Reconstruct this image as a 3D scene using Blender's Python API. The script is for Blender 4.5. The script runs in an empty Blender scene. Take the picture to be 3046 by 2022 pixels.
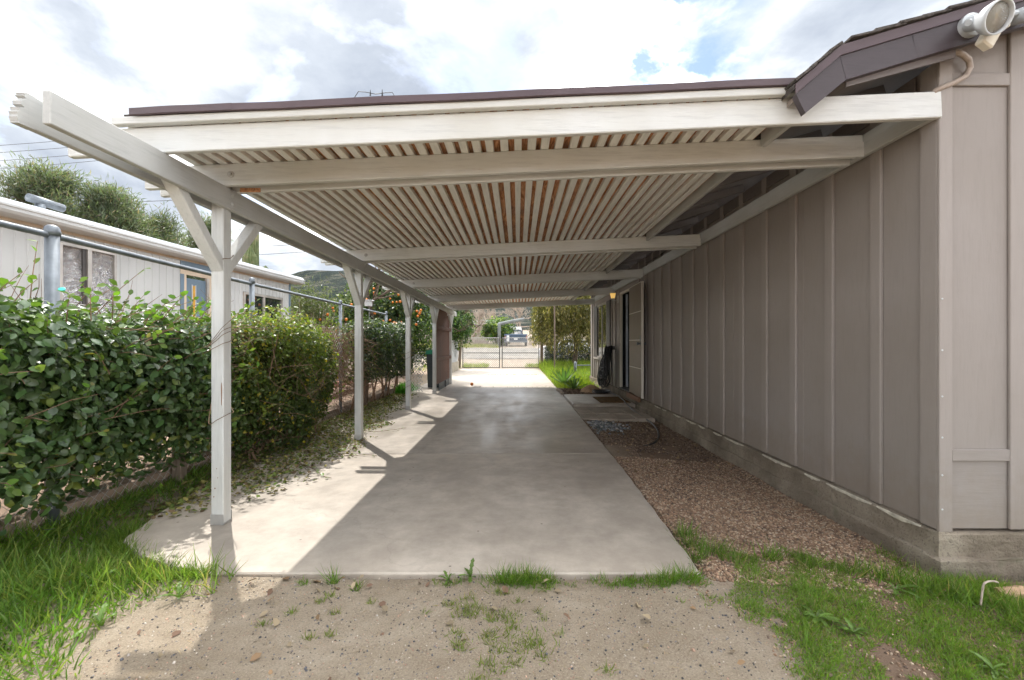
import bpy, bmesh, math, random
import numpy as np
from mathutils import Vector, Matrix

scene = bpy.context.scene
C = scene.collection
rng = np.random.default_rng(7)
random.seed(7)
R = math.radians

# ------------------------------------------------------------------ camera
cam_d = bpy.data.cameras.new('camera'); cam = bpy.data.objects.new('camera', cam_d); C.objects.link(cam)
cam_d.sensor_width = 36.0; cam_d.lens = 15.246
cam_d.shift_x = -0.00558; cam_d.shift_y = 0.00328
cam_d.clip_start = 0.05; cam_d.clip_end = 5000
cam.location = (0, 0, 1.29); cam.rotation_euler = (R(90), 0, 0)
scene.camera = cam

# ------------------------------------------------------------------ sky, sun, exposure
SUN_DIR = Vector((-0.41, 0.58, 1.0)).normalized()          # towards the sun
sun_el = math.asin(SUN_DIR.z); sun_az = math.atan2(SUN_DIR.x, SUN_DIR.y)
world = bpy.data.worlds.new('World'); scene.world = world; world.use_nodes = True
wn, wl = world.node_tree.nodes, world.node_tree.links
wn.clear()
wout = wn.new('ShaderNodeOutputWorld'); wbg = wn.new('ShaderNodeBackground'); wbg.inputs[1].default_value = 0.1
sky = wn.new('ShaderNodeTexSky'); sky.sky_type = 'NISHITA'; sky.sun_disc = False
sky.sun_elevation = sun_el; sky.sun_rotation = sun_az; sky.air_density = 1.0; sky.dust_density = 1.5; sky.ozone_density = 1.2
tc = wn.new('ShaderNodeTexCoord'); sep = wn.new('ShaderNodeSeparateXYZ')
wl.new(tc.outputs['Generated'], sep.inputs[0])
zc = wn.new('ShaderNodeMath'); zc.operation = 'MAXIMUM'; zc.inputs[1].default_value = 0.0; wl.new(sep.outputs[2], zc.inputs[0])
za = wn.new('ShaderNodeMath'); za.operation = 'ADD'; za.inputs[1].default_value = 0.22; wl.new(zc.outputs[0], za.inputs[0])
dx = wn.new('ShaderNodeMath'); dx.operation = 'DIVIDE'; wl.new(sep.outputs[0], dx.inputs[0]); wl.new(za.outputs[0], dx.inputs[1])
dy = wn.new('ShaderNodeMath'); dy.operation = 'DIVIDE'; wl.new(sep.outputs[1], dy.inputs[0]); wl.new(za.outputs[0], dy.inputs[1])
cmb = wn.new('ShaderNodeCombineXYZ'); wl.new(dx.outputs[0], cmb.inputs[0]); wl.new(dy.outputs[0], cmb.inputs[1])
def wnoise(scale, detail, off, rough=0.55):
    mp = wn.new('ShaderNodeMapping'); mp.inputs[1].default_value = off; wl.new(cmb.outputs[0], mp.inputs[0])
    n = wn.new('ShaderNodeTexNoise'); n.inputs['Scale'].default_value = scale; n.inputs['Detail'].default_value = detail
    n.inputs['Roughness'].default_value = rough; n.inputs['Distortion'].default_value = 0.35
    wl.new(mp.outputs[0], n.inputs['Vector']); return n
def wramp(src, stops):
    r = wn.new('ShaderNodeValToRGB'); e = r.color_ramp.elements
    e[0].position, e[0].color = stops[0][0], stops[0][1]; e[1].position, e[1].color = stops[-1][0], stops[-1][1]
    for p, c in stops[1:-1]:
        q = e.new(p); q.color = c
    wl.new(src, r.inputs[0]); return r
n1 = wnoise(1.5, 9, (3.1, 1.7, 0.4)); n2 = wnoise(1.0, 9, (4.4, 5.2, 2.0), 0.58)
cover = wramp(n1.outputs[0], [(0.36, (0, 0, 0, 1)), (0.45, (1, 1, 1, 1))])
shade = wramp(n2.outputs[0], [(0.35, (0.095, 0.107, 0.128, 1)), (0.44, (0.142, 0.154, 0.172, 1)), (0.50, (0.21, 0.218, 0.228, 1)), (0.54, (0.47, 0.455, 0.46, 1)), (0.575, (1.5, 1.5, 1.48, 1)), (0.62, (2.8, 2.8, 2.76, 1))])
cl = wn.new('ShaderNodeMixRGB'); cl.blend_type = 'MULTIPLY'; cl.inputs[0].default_value = 1.0
wl.new(shade.outputs[0], cl.inputs[1]); cl.inputs[2].default_value = (20, 20, 20, 1)
mixw = wn.new('ShaderNodeMixRGB'); wl.new(cover.outputs[0], mixw.inputs[0])
skyb = wn.new('ShaderNodeMixRGB'); skyb.blend_type = 'MULTIPLY'; skyb.inputs[0].default_value = 1.0
skyb.inputs[2].default_value = (0.9, 0.9, 0.9, 1); wl.new(sky.outputs[0], skyb.inputs[1])
wl.new(skyb.outputs[0], mixw.inputs[1]); wl.new(cl.outputs[0], mixw.inputs[2])
wl.new(mixw.outputs[0], wbg.inputs[0]); wl.new(wbg.outputs[0], wout.inputs[0])

sun_d = bpy.data.lights.new('sun', 'SUN'); sun_d.energy = 2.0; sun_d.angle = R(0.6); sun_d.color = (1.0, 0.96, 0.90)
sun = bpy.data.objects.new('sun', sun_d); C.objects.link(sun)
sun.rotation_euler = SUN_DIR.to_track_quat('Z', 'Y').to_euler()
sun.location = (-8, 12, 20)

vs = scene.view_settings
vs.view_transform = 'Standard'; vs.look = 'None'; vs.exposure = 1.5; vs.gamma = 1.0; vs.use_curve_mapping = False
scene.cycles.max_bounces = 7; scene.cycles.diffuse_bounces = 5; scene.cycles.glossy_bounces = 2; scene.cycles.transmission_bounces = 4; scene.cycles.use_adaptive_sampling = True; scene.cycles.adaptive_threshold = 0.025; scene.cycles.transparent_max_bounces = 8
scene.cycles.use_denoising = True; scene.cycles.use_light_tree = False; scene.cycles.caustics_reflective = False; scene.cycles.caustics_refractive = False

# ------------------------------------------------------------------ materials
M = {}
def new_mat(name, rough=0.7, spec=0.5, metallic=0.0):
    m = bpy.data.materials.new(name); m.use_nodes = True
    b = m.node_tree.nodes['Principled BSDF']
    b.inputs['Roughness'].default_value = rough; b.inputs['Metallic'].default_value = metallic
    b.inputs['Specular IOR Level'].default_value = spec
    M[name] = m
    return m, m.node_tree.nodes, m.node_tree.links, b
def coords(nd, lk, scale=(1, 1, 1), mode='Object'):
    t = nd.new('ShaderNodeTexCoord'); mp = nd.new('ShaderNodeMapping'); mp.inputs['Scale'].default_value = scale
    lk.new(t.outputs[mode], mp.inputs[0]); return mp.outputs[0]
def noise(nd, lk, vec, scale, detail=4, rough=0.55, dist=0.0):
    n = nd.new('ShaderNodeTexNoise'); n.inputs['Scale'].default_value = scale; n.inputs['Detail'].default_value = detail
    n.inputs['Roughness'].default_value = rough; n.inputs['Distortion'].default_value = dist
    lk.new(vec, n.inputs['Vector']); return n.outputs[0]
def ramp(nd, lk, fac, stops, interp='LINEAR'):
    r = nd.new('ShaderNodeValToRGB'); r.color_ramp.interpolation = interp; e = r.color_ramp.elements
    e[0].position = stops[0][0]; e[0].color = (*stops[0][1], 1); e[1].position = stops[-1][0]; e[1].color = (*stops[-1][1], 1)
    for p, c in stops[1:-1]:
        q = e.new(p); q.color = (*c, 1)
    lk.new(fac, r.inputs[0]); return r.outputs[0]
def mixc(nd, lk, fac, a, b, mode='MIX'):
    m = nd.new('ShaderNodeMixRGB'); m.blend_type = mode
    for i, v in ((0, fac), (1, a), (2, b)):
        if isinstance(v, (int, float)): m.inputs[i].default_value = v
        elif isinstance(v, tuple): m.inputs[i].default_value = (*v, 1)
        else: lk.new(v, m.inputs[i])
    return m.outputs[0]
def bump(nd, lk, b, h, strength=0.3, dist=0.01, prev=None):
    n = nd.new('ShaderNodeBump'); n.inputs['Strength'].default_value = strength; n.inputs['Distance'].default_value = dist
    lk.new(h, n.inputs['Height'])
    if prev is not None: lk.new(prev, n.inputs['Normal'])
    lk.new(n.outputs[0], b.inputs['Normal']); return n.outputs[0]
G3 = lambda v: (v, v, v)

def paint_wood(name, col, stretch, peel=None, rough=0.55, dirt=0.5, grain=0.35, peel_at=0.70, splash=False, streak=0.35):
    """painted sawn timber: faint grain relief along `stretch`, grime, a few peeled spots"""
    m, nd, lk, b = new_mat(name, rough, 0.35)
    v = coords(nd, lk); vg = coords(nd, lk, stretch)
    big = noise(nd, lk, v, 1.7, 5); fine = noise(nd, lk, vg, 55, 5, 0.65)
    c = mixc(nd, lk, ramp(nd, lk, big, [(0.30, G3(0.0)), (0.72, G3(dirt))]), col, tuple(x * y for x, y in zip(col, (0.80, 0.77, 0.70))))
    c = mixc(nd, lk, ramp(nd, lk, fine, [(0.34, G3(streak)), (0.50, G3(0.0))]), c, tuple(x * 0.62 for x in col))
    if peel:
        sp = noise(nd, lk, vg, 9, 6, 0.7)
        c = mixc(nd, lk, ramp(nd, lk, sp, [(peel_at, G3(0)), (peel_at + 0.025, G3(1))]), c, peel)
    if splash:
        sp_ = nd.new('ShaderNodeSeparateXYZ'); lk.new(v, sp_.inputs[0]); jit = nd.new('ShaderNodeMath'); jit.operation = 'MULTIPLY_ADD'; lk.new(noise(nd, lk, v, 7, 6, 0.7), jit.inputs[0]); jit.inputs[1].default_value = -0.9; lk.new(sp_.outputs[2], jit.inputs[2])
        mr = nd.new('ShaderNodeMapRange'); mr.inputs[1].default_value = 0.10; mr.inputs[2].default_value = -0.25; mr.inputs[4].default_value = 0.4; lk.new(jit.outputs[0], mr.inputs[0]); c = mixc(nd, lk, mr.outputs[0], c, (0.22, 0.17, 0.125))
    lk.new(c, b.inputs['Base Color'])
    n1 = bump(nd, lk, b, fine, grain, 0.004)
    bump(nd, lk, b, noise(nd, lk, v, 6, 3), 0.15, 0.008, n1)
    return m
WHITE = (0.62, 0.633, 0.63)
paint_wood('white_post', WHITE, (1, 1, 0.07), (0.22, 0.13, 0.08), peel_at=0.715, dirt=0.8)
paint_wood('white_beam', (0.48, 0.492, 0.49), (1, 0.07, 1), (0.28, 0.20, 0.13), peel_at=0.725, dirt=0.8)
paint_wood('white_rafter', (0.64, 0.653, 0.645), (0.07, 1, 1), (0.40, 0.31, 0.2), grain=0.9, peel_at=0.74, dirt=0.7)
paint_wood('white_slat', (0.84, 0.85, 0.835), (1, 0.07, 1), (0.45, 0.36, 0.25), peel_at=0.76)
paint_wood('taupe_wall', (0.285, 0.255, 0.235), (1, 1, 0.10), (0.22, 0.16, 0.11), rough=0.6, dirt=0.35, grain=0.25, peel_at=0.79, splash=True, streak=0.13)
paint_wood('taupe_trim', (0.303, 0.271, 0.25), (1, 1, 0.08), (0.2, 0.15, 0.1), rough=0.55, dirt=0.3, grain=0.3, peel_at=0.79, splash=True, streak=0.13)
paint_wood('taupe_cross', (0.285, 0.255, 0.235), (0.1, 1, 1), None, rough=0.6, dirt=0.35, grain=0.35, splash=True, streak=0.13)
paint_wood('brown_fascia', (0.062, 0.050, 0.055), (0.1, 1, 1), (0.2, 0.17, 0.16), rough=0.42, dirt=0.3, grain=0.35, peel_at=0.78)
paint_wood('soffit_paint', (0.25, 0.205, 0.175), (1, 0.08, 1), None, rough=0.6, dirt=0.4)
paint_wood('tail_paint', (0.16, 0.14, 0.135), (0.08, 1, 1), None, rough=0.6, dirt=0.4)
paint_wood('old_board', (0.42, 0.31, 0.25), (1, 0.06, 1), (0.2, 0.12, 0.08), rough=0.85, dirt=0.9, grain=0.8, peel_at=0.6)
paint_wood('grey_post_wood', (0.21, 0.165, 0.13), (1, 1, 0.06), (0.08, 0.06, 0.05), rough=0.9, dirt=0.8, grain=0.9, peel_at=0.6)
paint_wood('red_timber', (0.115, 0.034, 0.013), (1, 1, 0.05), (0.04, 0.016, 0.01), rough=0.7, dirt=0.9, grain=0.7, peel_at=0.58)
paint_wood('door_veneer', (0.235, 0.19, 0.148), (1, 1, 0.05), (0.22, 0.15, 0.10), rough=0.5, dirt=0.9, grain=0.25, peel_at=0.62)
paint_wood('door_trim', (0.66, 0.62, 0.55), (1, 1, 0.08), None, rough=0.5)
paint_wood('threshold_wood', (0.26, 0.15, 0.095), (1, 0.06, 1), (0.12, 0.07, 0.05), rough=0.8, dirt=0.9, peel_at=0.6)
paint_wood('blue_paint', (0.135, 0.195, 0.26), (1, 1, 0.1), None, rough=0.5, dirt=0.5)
paint_wood('beige_trim', (0.58, 0.47, 0.36), (1, 1, 0.1), None, rough=0.6, dirt=0.6)

def plain(name, col, rough=0.6, spec=0.5, metallic=0.0, var=0.25, scale=4.0, bmp=0.1, bscale=30):
    m, nd, lk, b = new_mat(name, rough, spec, metallic)
    v = coords(nd, lk); n = noise(nd, lk, v, scale, 5)
    c = mixc(nd, lk, ramp(nd, lk, n, [(0.3, G3(0)), (0.7, G3(1))]), tuple(x * (1 - var) for x in col), tuple(min(1, x * (1 + var)) for x in col))
    lk.new(c, b.inputs['Base Color'])
    if bmp: bump(nd, lk, b, noise(nd, lk, v, bscale, 3), bmp, 0.01)
    return m
plain('galvanised', (0.17, 0.19, 0.21), 0.5, 0.5, 0.5, 0.25, 9, 0.05)
plain('dark_steel', (0.10, 0.095, 0.09), 0.5, 0.5, 0.6)
plain('wire', (0.46, 0.45, 0.43), 0.45, 0.5, 0.3)
plain('flashing', (0.085, 0.058, 0.064), 0.42, 0.4, 0.0, 0.12, 3, 0.03)
plain('shingle', (0.085, 0.075, 0.068), 0.95, 0.2, 0.0, 0.4, 60, 0.8, 220)
plain('hose_rubber', (0.018, 0.019, 0.021), 0.38, 0.5, 0, 0.4, 8, 0.1)
plain('mat_coir', (0.135, 0.082, 0.035), 0.98, 0.1, 0, 0.5, 14, 0.9, 160)
plain('lamp_white', (0.47, 0.49, 0.50), 0.35, 0.5, 0, 0.08, 6, 0.02)
plain('sensor_ivory', (0.62, 0.57, 0.46), 0.4, 0.5, 0, 0.08, 6, 0.02)
plain('mortar', (0.52, 0.48, 0.39), 0.95, 0.1, 0, 0.3, 20, 0.8, 90)
plain('conduit_paint', (0.35, 0.29, 0.245), 0.5, 0.4, 0, 0.1, 6, 0.05)
plain('dark_frame', (0.055, 0.048, 0.045), 0.5)
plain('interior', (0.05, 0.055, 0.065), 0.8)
plain('inner_door', (0.42, 0.47, 0.54), 0.5)
plain('metal_white', (0.44, 0.445, 0.44), 0.45, 0.5, 0, 0.07, 1.2, 0.03)
plain('roof_metal', (0.42, 0.44, 0.46), 0.4, 0.5, 0, 0.1, 0.8, 0.03)
plain('alu_frame', (0.42, 0.39, 0.36), 0.4, 0.5, 0.5)
plain('amber_strip', (0.55, 0.30, 0.05), 0.25)
plain('bin_dark', (0.02, 0.03, 0.035), 0.5)
plain('bin_green', (0.01, 0.16, 0.085), 0.4)
plain('truck_blue', (0.055, 0.085, 0.125), 0.3, 0.5, 0.2, 0.1, 3, 0.0)
plain('car_white', (0.75, 0.76, 0.77), 0.25, 0.5, 0, 0.05, 3, 0.0)
plain('black_rubber', (0.02, 0.02, 0.02), 0.7)
plain('plaster_cream', (0.36, 0.32, 0.255), 0.8)
plain('paver_grey', (0.31, 0.265, 0.215), 0.85, 0.3, 0, 0.25, 3, 0.3, 60)
plain('roof_tile_tan', (0.42, 0.29, 0.19), 0.85)
plain('shed_wall', (0.33, 0.27, 0.22), 0.85)
plain('sign_white', (0.78, 0.79, 0.80), 0.6)
plain('bark', (0.115, 0.088, 0.066), 0.95, 0.2, 0, 0.5, 18, 0.9, 60)
plain('bark_pale', (0.36, 0.30, 0.245), 0.95, 0.2, 0, 0.35, 18, 0.7, 60)
plain('twig', (0.21, 0.135, 0.09), 0.85, 0.2, 0, 0.4, 30, 0.2)
plain('vine', (0.17, 0.115, 0.07), 0.8, 0.2, 0, 0.3, 30, 0.2)
plain('cable', (0.03, 0.03, 0.03), 0.6)
plain('orange_skin', (0.50, 0.15, 0.012), 0.45, 0.5, 0, 0.18, 9, 0.15, 250)
plain('log_tan', (0.40, 0.27, 0.17), 0.9, 0.2, 0, 0.35, 12, 0.6, 60)
plain('teal_plastic', (0.03, 0.42, 0.36), 0.4)
plain('river_stone', (0.17, 0.18, 0.20), 0.75, 0.4, 0, 0.5, 5, 0.2)
plain('red_stone', (0.40, 0.20, 0.145), 0.9, 0.2, 0, 0.4, 9, 0.7, 40)
plain('reflector', (0.85, 0.66, 0.38), 0.2, 0.5, 0.85, 0.05, 20, 0.0)
plain('pipe_grey', (0.16, 0.175, 0.17), 0.7)

def leafmat(name, rough=0.4, spec=0.5, trans=0.3, tint=(1, 1, 1)):
    m, nd, lk, b = new_mat(name, rough, spec)
    a = nd.new('ShaderNodeAttribute'); a.attribute_name = 'Col'
    c = mixc(nd, lk, 1.0, a.outputs[0], tint, 'MULTIPLY')
    lk.new(c, b.inputs['Base Color'])
    t = nd.new('ShaderNodeBsdfTranslucent'); tcol = mixc(nd, lk, 1.0, c, (1.5, 1.65, 0.7), 'MULTIPLY'); lk.new(tcol, t.inputs[0])
    mx = nd.new('ShaderNodeMixShader'); mx.inputs[0].default_value = trans
    lk.new(b.outputs[0], mx.inputs[1]); lk.new(t.outputs[0], mx.inputs[2])
    lk.new(mx.outputs[0], nd['Material Output'].inputs[0]); return m
leafmat('leaf_gloss', 0.36, 0.5, 0.28); leafmat('leaf', 0.40, 0.45, 0.42); leafmat('grass', 0.45, 0.4, 0.5)
leafmat('needle', 0.5, 0.4, 0.4); leafmat('litter', 0.85, 0.2, 0.1); leafmat('pebble', 0.8, 0.3, 0.0)
def leafcol(name, col, rough=0.3, trans=0.2):
    m, nd, lk, b = new_mat(name, rough, 0.55)
    oi = nd.new('ShaderNodeObjectInfo')
    c = mixc(nd, lk, oi.outputs['Random'], tuple(x * 0.65 for x in col), tuple(x * 1.45 for x in col))
    lk.new(c, b.inputs['Base Color'])
    t = nd.new('ShaderNodeBsdfTranslucent'); tcol = mixc(nd, lk, 1.0, c, (1.5, 1.6, 0.7), 'MULTIPLY'); lk.new(tcol, t.inputs[0])
    mx = nd.new('ShaderNodeMixShader'); mx.inputs[0].default_value = trans
    lk.new(b.outputs[0], mx.inputs[1]); lk.new(t.outputs[0], mx.inputs[2]); lk.new(mx.outputs[0], nd['Material Output'].inputs[0])
leafcol('hedge_leaf', (0.052, 0.10, 0.036), 0.34); leafcol('sprig_leaf', (0.11, 0.20, 0.03), 0.32, 0.35); leafcol('orange_leaf', (0.5, 0.2, 0.02))
leafcol('agave_leaf', (0.10, 0.19, 0.06), 0.5, 0.3); leafcol('weed_leaf', (0.10, 0.175, 0.028), 0.45, 0.35); leafcol('dry_leaf', (0.22, 0.15, 0.09), 0.8, 0.1)

def m_concrete(name='concrete', cols=((0.36, 0.31, 0.255), (0.455, 0.398, 0.332), (0.53, 0.47, 0.40)), r0=0.66, r1=0.44, stain=0.42, seed=0.0):
    m, nd, lk, b = new_mat(name, 0.55, 0.4)
    v = coords(nd, lk); mp = nd.new('ShaderNodeMapping'); mp.inputs[1].default_value = (seed, seed * 1.7, 0); lk.new(v, mp.inputs[0]); v = mp.outputs[0]
    big = noise(nd, lk, v, 0.8, 7, 0.62, 0.5); mid = noise(nd, lk, v, 4.5, 7, 0.68); fine = noise(nd, lk, v, 240, 2); spot = noise(nd, lk, v, 28, 4, 0.7)
    c = ramp(nd, lk, big, [(0.30, cols[0]), (0.50, cols[1]), (0.70, cols[2])])
    c = mixc(nd, lk, ramp(nd, lk, mid, [(0.36, G3(0.5)), (0.60, G3(0))]), c, tuple(x * 0.72 for x in cols[0]))
    c = mixc(nd, lk, ramp(nd, lk, mid, [(0.60, G3(0)), (0.74, G3(0.4))]), c, tuple(min(1, x * 1.22) for x in cols[2]))
    c = mixc(nd, lk, ramp(nd, lk, fine, [(0.25, G3(0.4)), (0.42, G3(0))]), c, (0.20, 0.18, 0.155))
    c = mixc(nd, lk, ramp(nd, lk, spot, [(0.70, G3(0)), (0.74, G3(0.55))]), c, (0.16, 0.135, 0.115))
    c = mixc(nd, lk, ramp(nd, lk, spot, [(0.25, G3(0.4)), (0.29, G3(0))]), c, (0.58, 0.56, 0.52))
    vo = nd.new('ShaderNodeTexVoronoi'); vo.inputs['Scale'].default_value = 5; lk.new(v, vo.inputs['Vector'])
    c = mixc(nd, lk, ramp(nd, lk, vo.outputs['Distance'], [(0.03, G3(0.8)), (0.05, G3(0))]), c, (0.10, 0.085, 0.075))
    st = nd.new('ShaderNodeMapping'); st.inputs['Scale'].default_value = (1.5, 0.45, 1); lk.new(v, st.inputs[0])
    wet = noise(nd, lk, st.outputs[0], 1.3, 7, 0.66, 0.3)
    c = mixc(nd, lk, ramp(nd, lk, wet, [(0.48, G3(0)), (0.70, G3(stain))]), c, tuple(x * 0.66 for x in cols[0]))
    # hairline cracks
    cr = nd.new('ShaderNodeTexVoronoi'); cr.feature = 'DISTANCE_TO_EDGE'; cr.inputs['Scale'].default_value = 0.36
    dv = nd.new('ShaderNodeVectorMath'); dv.operation = 'ADD'; ns = nd.new('ShaderNodeTexNoise'); ns.inputs['Scale'].default_value = 2.5; ns.inputs['Detail'].default_value = 6; lk.new(v, ns.inputs['Vector'])
    sc = nd.new('ShaderNodeVectorMath'); sc.operation = 'SCALE'; sc.inputs['Scale'].default_value = 0.7; lk.new(ns.outputs['Color'], sc.inputs[0]); lk.new(v, dv.inputs[0]); lk.new(sc.outputs[0], dv.inputs[1]); lk.new(dv.outputs[0], cr.inputs['Vector'])
    c = mixc(nd, lk, ramp(nd, lk, cr.outputs['Distance'], [(0.0008, G3(0.16)), (0.0024, G3(0))]), c, (0.14, 0.12, 0.10))
    lk.new(c, b.inputs['Base Color'])
    rr = ramp(nd, lk, wet, [(0.40, G3(r0)), (0.62, G3(r1))]); lk.new(rr, b.inputs['Roughness'])
    n1 = bump(nd, lk, b, fine, 0.25, 0.003); bump(nd, lk, b, mid, 0.15, 0.01, n1)
m_concrete(); m_concrete('concrete_worn', ((0.29, 0.25, 0.207), (0.40, 0.352, 0.297), (0.51, 0.452, 0.39)), 0.56, 0.34, 0.5, 3.3)
def m_foundation():
    m, nd, lk, b = new_mat('foundation_concrete', 0.9, 0.2)
    v = coords(nd, lk)
    big = noise(nd, lk, v, 2.2, 6, 0.65); fine = noise(nd, lk, v, 70, 4, 0.7)
    c = ramp(nd, lk, big, [(0.3, (0.135, 0.108, 0.08)), (0.5, (0.225, 0.187, 0.143)), (0.72, (0.35, 0.305, 0.24))])
    c = mixc(nd, lk, ramp(nd, lk, fine, [(0.33, G3(0.8)), (0.45, G3(0))]), c, (0.10, 0.085, 0.07))
    moss = noise(nd, lk, v, 5, 5); c = mixc(nd, lk, ramp(nd, lk, moss, [(0.58, G3(0)), (0.7, G3(0.5))]), c, (0.14, 0.14, 0.09))
    lk.new(c, b.inputs['Base Color']); n1 = bump(nd, lk, b, fine, 0.8, 0.012); bump(nd, lk, b, noise(nd, lk, v, 11, 4), 0.6, 0.03, n1)
m_foundation()
def m_ground():
    m, nd, lk, b = new_mat('soil', 0.95, 0.15)
    v = coords(nd, lk); sp = nd.new('ShaderNodeSeparateXYZ'); lk.new(v, sp.inputs[0])
    big = noise(nd, lk, v, 1.3, 6, 0.6); fine = noise(nd, lk, v, 130, 4, 0.75); mid = noise(nd, lk, v, 9, 5, 0.6)
    c = ramp(nd, lk, big, [(0.3, (0.255, 0.208, 0.15)), (0.5, (0.35, 0.293, 0.22)), (0.7, (0.42, 0.358, 0.278))])
    c = mixc(nd, lk, ramp(nd, lk, noise(nd, lk, v, 0.55, 5, 0.6), [(0.46, G3(0)), (0.64, G3(0.55))]), c, (0.235, 0.185, 0.13))
    c = mixc(nd, lk, ramp(nd, lk, mid, [(0.42, G3(0.3)), (0.6, G3(0))]), c, (0.24, 0.185, 0.125))
    c = mixc(nd, lk, ramp(nd, lk, fine, [(0.36, G3(0.6)), (0.47, G3(0)), ]), c, (0.16, 0.125, 0.095))
    c = mixc(nd, lk, ramp(nd, lk, fine, [(0.56, G3(0)), (0.66, G3(0.5))]), c, (0.55, 0.48, 0.39))
    def zone(sock, a, bb, col, src, var):
        nonlocal c
        n_ = nd.new('ShaderNodeMapRange'); n_.inputs[1].default_value = a; n_.inputs[2].default_value = bb
        ad = nd.new('ShaderNodeMath'); ad.operation = 'MULTIPLY_ADD'; lk.new(mid, ad.inputs[0]); ad.inputs[1].default_value = var; lk.new(src, ad.inputs[2])
        lk.new(ad.outputs[0], n_.inputs[0]); c = mixc(nd, lk, n_.outputs[0], c, col)
    tint = lambda a, b_: mixc(nd, lk, fine, a, b_)
    zone(None, -3.0, -3.3, tint((0.22, 0.15, 0.105), (0.48, 0.35, 0.265)), sp.outputs[0], 0.2)      # neighbour's pinkish earth
    zone(None, 14.0, 24.0, tint((0.19, 0.155, 0.12), (0.34, 0.285, 0.225)), sp.outputs[1], 3.0)        # pale earth towards the road
    right = nd.new('ShaderNodeMath'); right.operation = 'MULTIPLY'
    mr = nd.new('ShaderNodeMapRange'); mr.inputs[1].default_value = 1.0; mr.inputs[2].default_value = 1.5; lk.new(sp.outputs[0], mr.inputs[0])
    my = nd.new('ShaderNodeMapRange'); my.inputs[1].default_value = 26; my.inputs[2].default_value = 20; lk.new(sp.outputs[1], my.inputs[0])
    lk.new(mr.outputs[0], right.inputs[0]); lk.new(my.outputs[0], right.inputs[1])
    c = mixc(nd, lk, right.outputs[0], c, tint((0.10, 0.065, 0.045), (0.30, 0.215, 0.155)))
    lk.new(c, b.inputs['Base Color'])
    n1 = bump(nd, lk, b, fine, 0.9, 0.012); bump(nd, lk, b, mid, 0.5, 0.03, n1)
m_ground()
def m_road():
    m, nd, lk, b = new_mat('asphalt_pale', 0.9, 0.2)
    v = coords(nd, lk); f = noise(nd, lk, v, 40, 4, 0.7); g = noise(nd, lk, v, 0.5, 4)
    c = ramp(nd, lk, f, [(0.3, (0.12, 0.113, 0.102)), (0.7, (0.20, 0.19, 0.17))])
    c = mixc(nd, lk, ramp(nd, lk, g, [(0.4, G3(0)), (0.7, G3(0.5))]), c, (0.28, 0.245, 0.20)); lk.new(c, b.inputs['Base Color'])
m_road()
def m_ply():
    m, nd, lk, b = new_mat('plywood', 0.75, 0.25)
    v = coords(nd, lk, (1, 0.12, 1)); n = noise(nd, lk, v, 26, 6, 0.6, 2.2); g = noise(nd, lk, coords(nd, lk), 2.0, 4)
    c = ramp(nd, lk, n, [(0.32, (0.22, 0.085, 0.035)), (0.48, (0.52, 0.235, 0.105)), (0.66, (0.75, 0.42, 0.22))])
    c = mixc(nd, lk, ramp(nd, lk, g, [(0.45, G3(0)), (0.7, G3(0.5))]), c, (0.20, 0.15, 0.14)); lk.new(c, b.inputs['Base Color'])
m_ply()
def m_hill():
    m, nd, lk, b = new_mat('chaparral', 1.0, 0.05)
    v = coords(nd, lk); n = noise(nd, lk, v, 0.045, 8, 0.72); f = noise(nd, lk, v, 0.02, 5); g = noise(nd, lk, v, 0.35, 4, 0.8)
    c = ramp(nd, lk, n, [(0.42, (0.010, 0.017, 0.014)), (0.50, (0.030, 0.040, 0.031)), (0.57, (0.075, 0.075, 0.058)), (0.66, (0.19, 0.17, 0.14))])
    c = mixc(nd, lk, ramp(nd, lk, f, [(0.4, G3(0)), (0.65, G3(0.5))]), c, (0.030, 0.040, 0.044))
    c = mixc(nd, lk, ramp(nd, lk, g, [(0.40, G3(0.75)), (0.52, G3(0))]), c, (0.007, 0.012, 0.010))
    lk.new(c, b.inputs['Base Color']); bump(nd, lk, b, g, 1.0, 2.0)
m_hill()
def m_foil():
    m, nd, lk, b = new_mat('foil', 0.2, 0.5, 0.85)
    b.inputs['Base Color'].default_value = (0.85, 0.85, 0.86, 1)
    v = coords(nd, lk, (1, 1, 2.2)); vo = noise(nd, lk, v, 9, 5, 0.6, 1.5); bump(nd, lk, b, vo, 1.0, 0.22)
m_foil()
def m_glass():
    m, nd, lk, b = new_mat('window_glass', 0.03, 1.0)
    b.inputs['Base Color'].default_value = (0.02, 0.025, 0.025, 1); b.inputs['IOR'].default_value = 1.9
    m, nd, lk, b = new_mat('lens_glass', 0.12, 0.5)
    b.inputs['Base Color'].default_value = (0.95, 0.90, 0.78, 1); b.inputs['Transmission Weight'].default_value = 0.85; b.inputs['IOR'].default_value = 1.3
    v = coords(nd, lk); w = nd.new('ShaderNodeTexVoronoi'); w.inputs['Scale'].default_value = 170; lk.new(v, w.inputs['Vector']); bump(nd, lk, b, w.outputs['Distance'], 0.5, 0.004)
    m, nd, lk, b = new_mat('lantern_amber', 0.3, 0.5)
    b.inputs['Base Color'].default_value = (0.75, 0.45, 0.12, 1); b.inputs['Emission Color'].default_value = (1.0, 0.62, 0.18, 1); b.inputs['Emission Strength'].default_value = 0.22
    m, nd, lk, b = new_mat('lit_bulb', 0.3, 0.5)
    b.inputs['Base Color'].default_value = (1, 0.85, 0.5, 1); b.inputs['Emission Color'].default_value = (1.0, 0.78, 0.36, 1); b.inputs['Emission Strength'].default_value = 3.0
m_glass()
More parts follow.
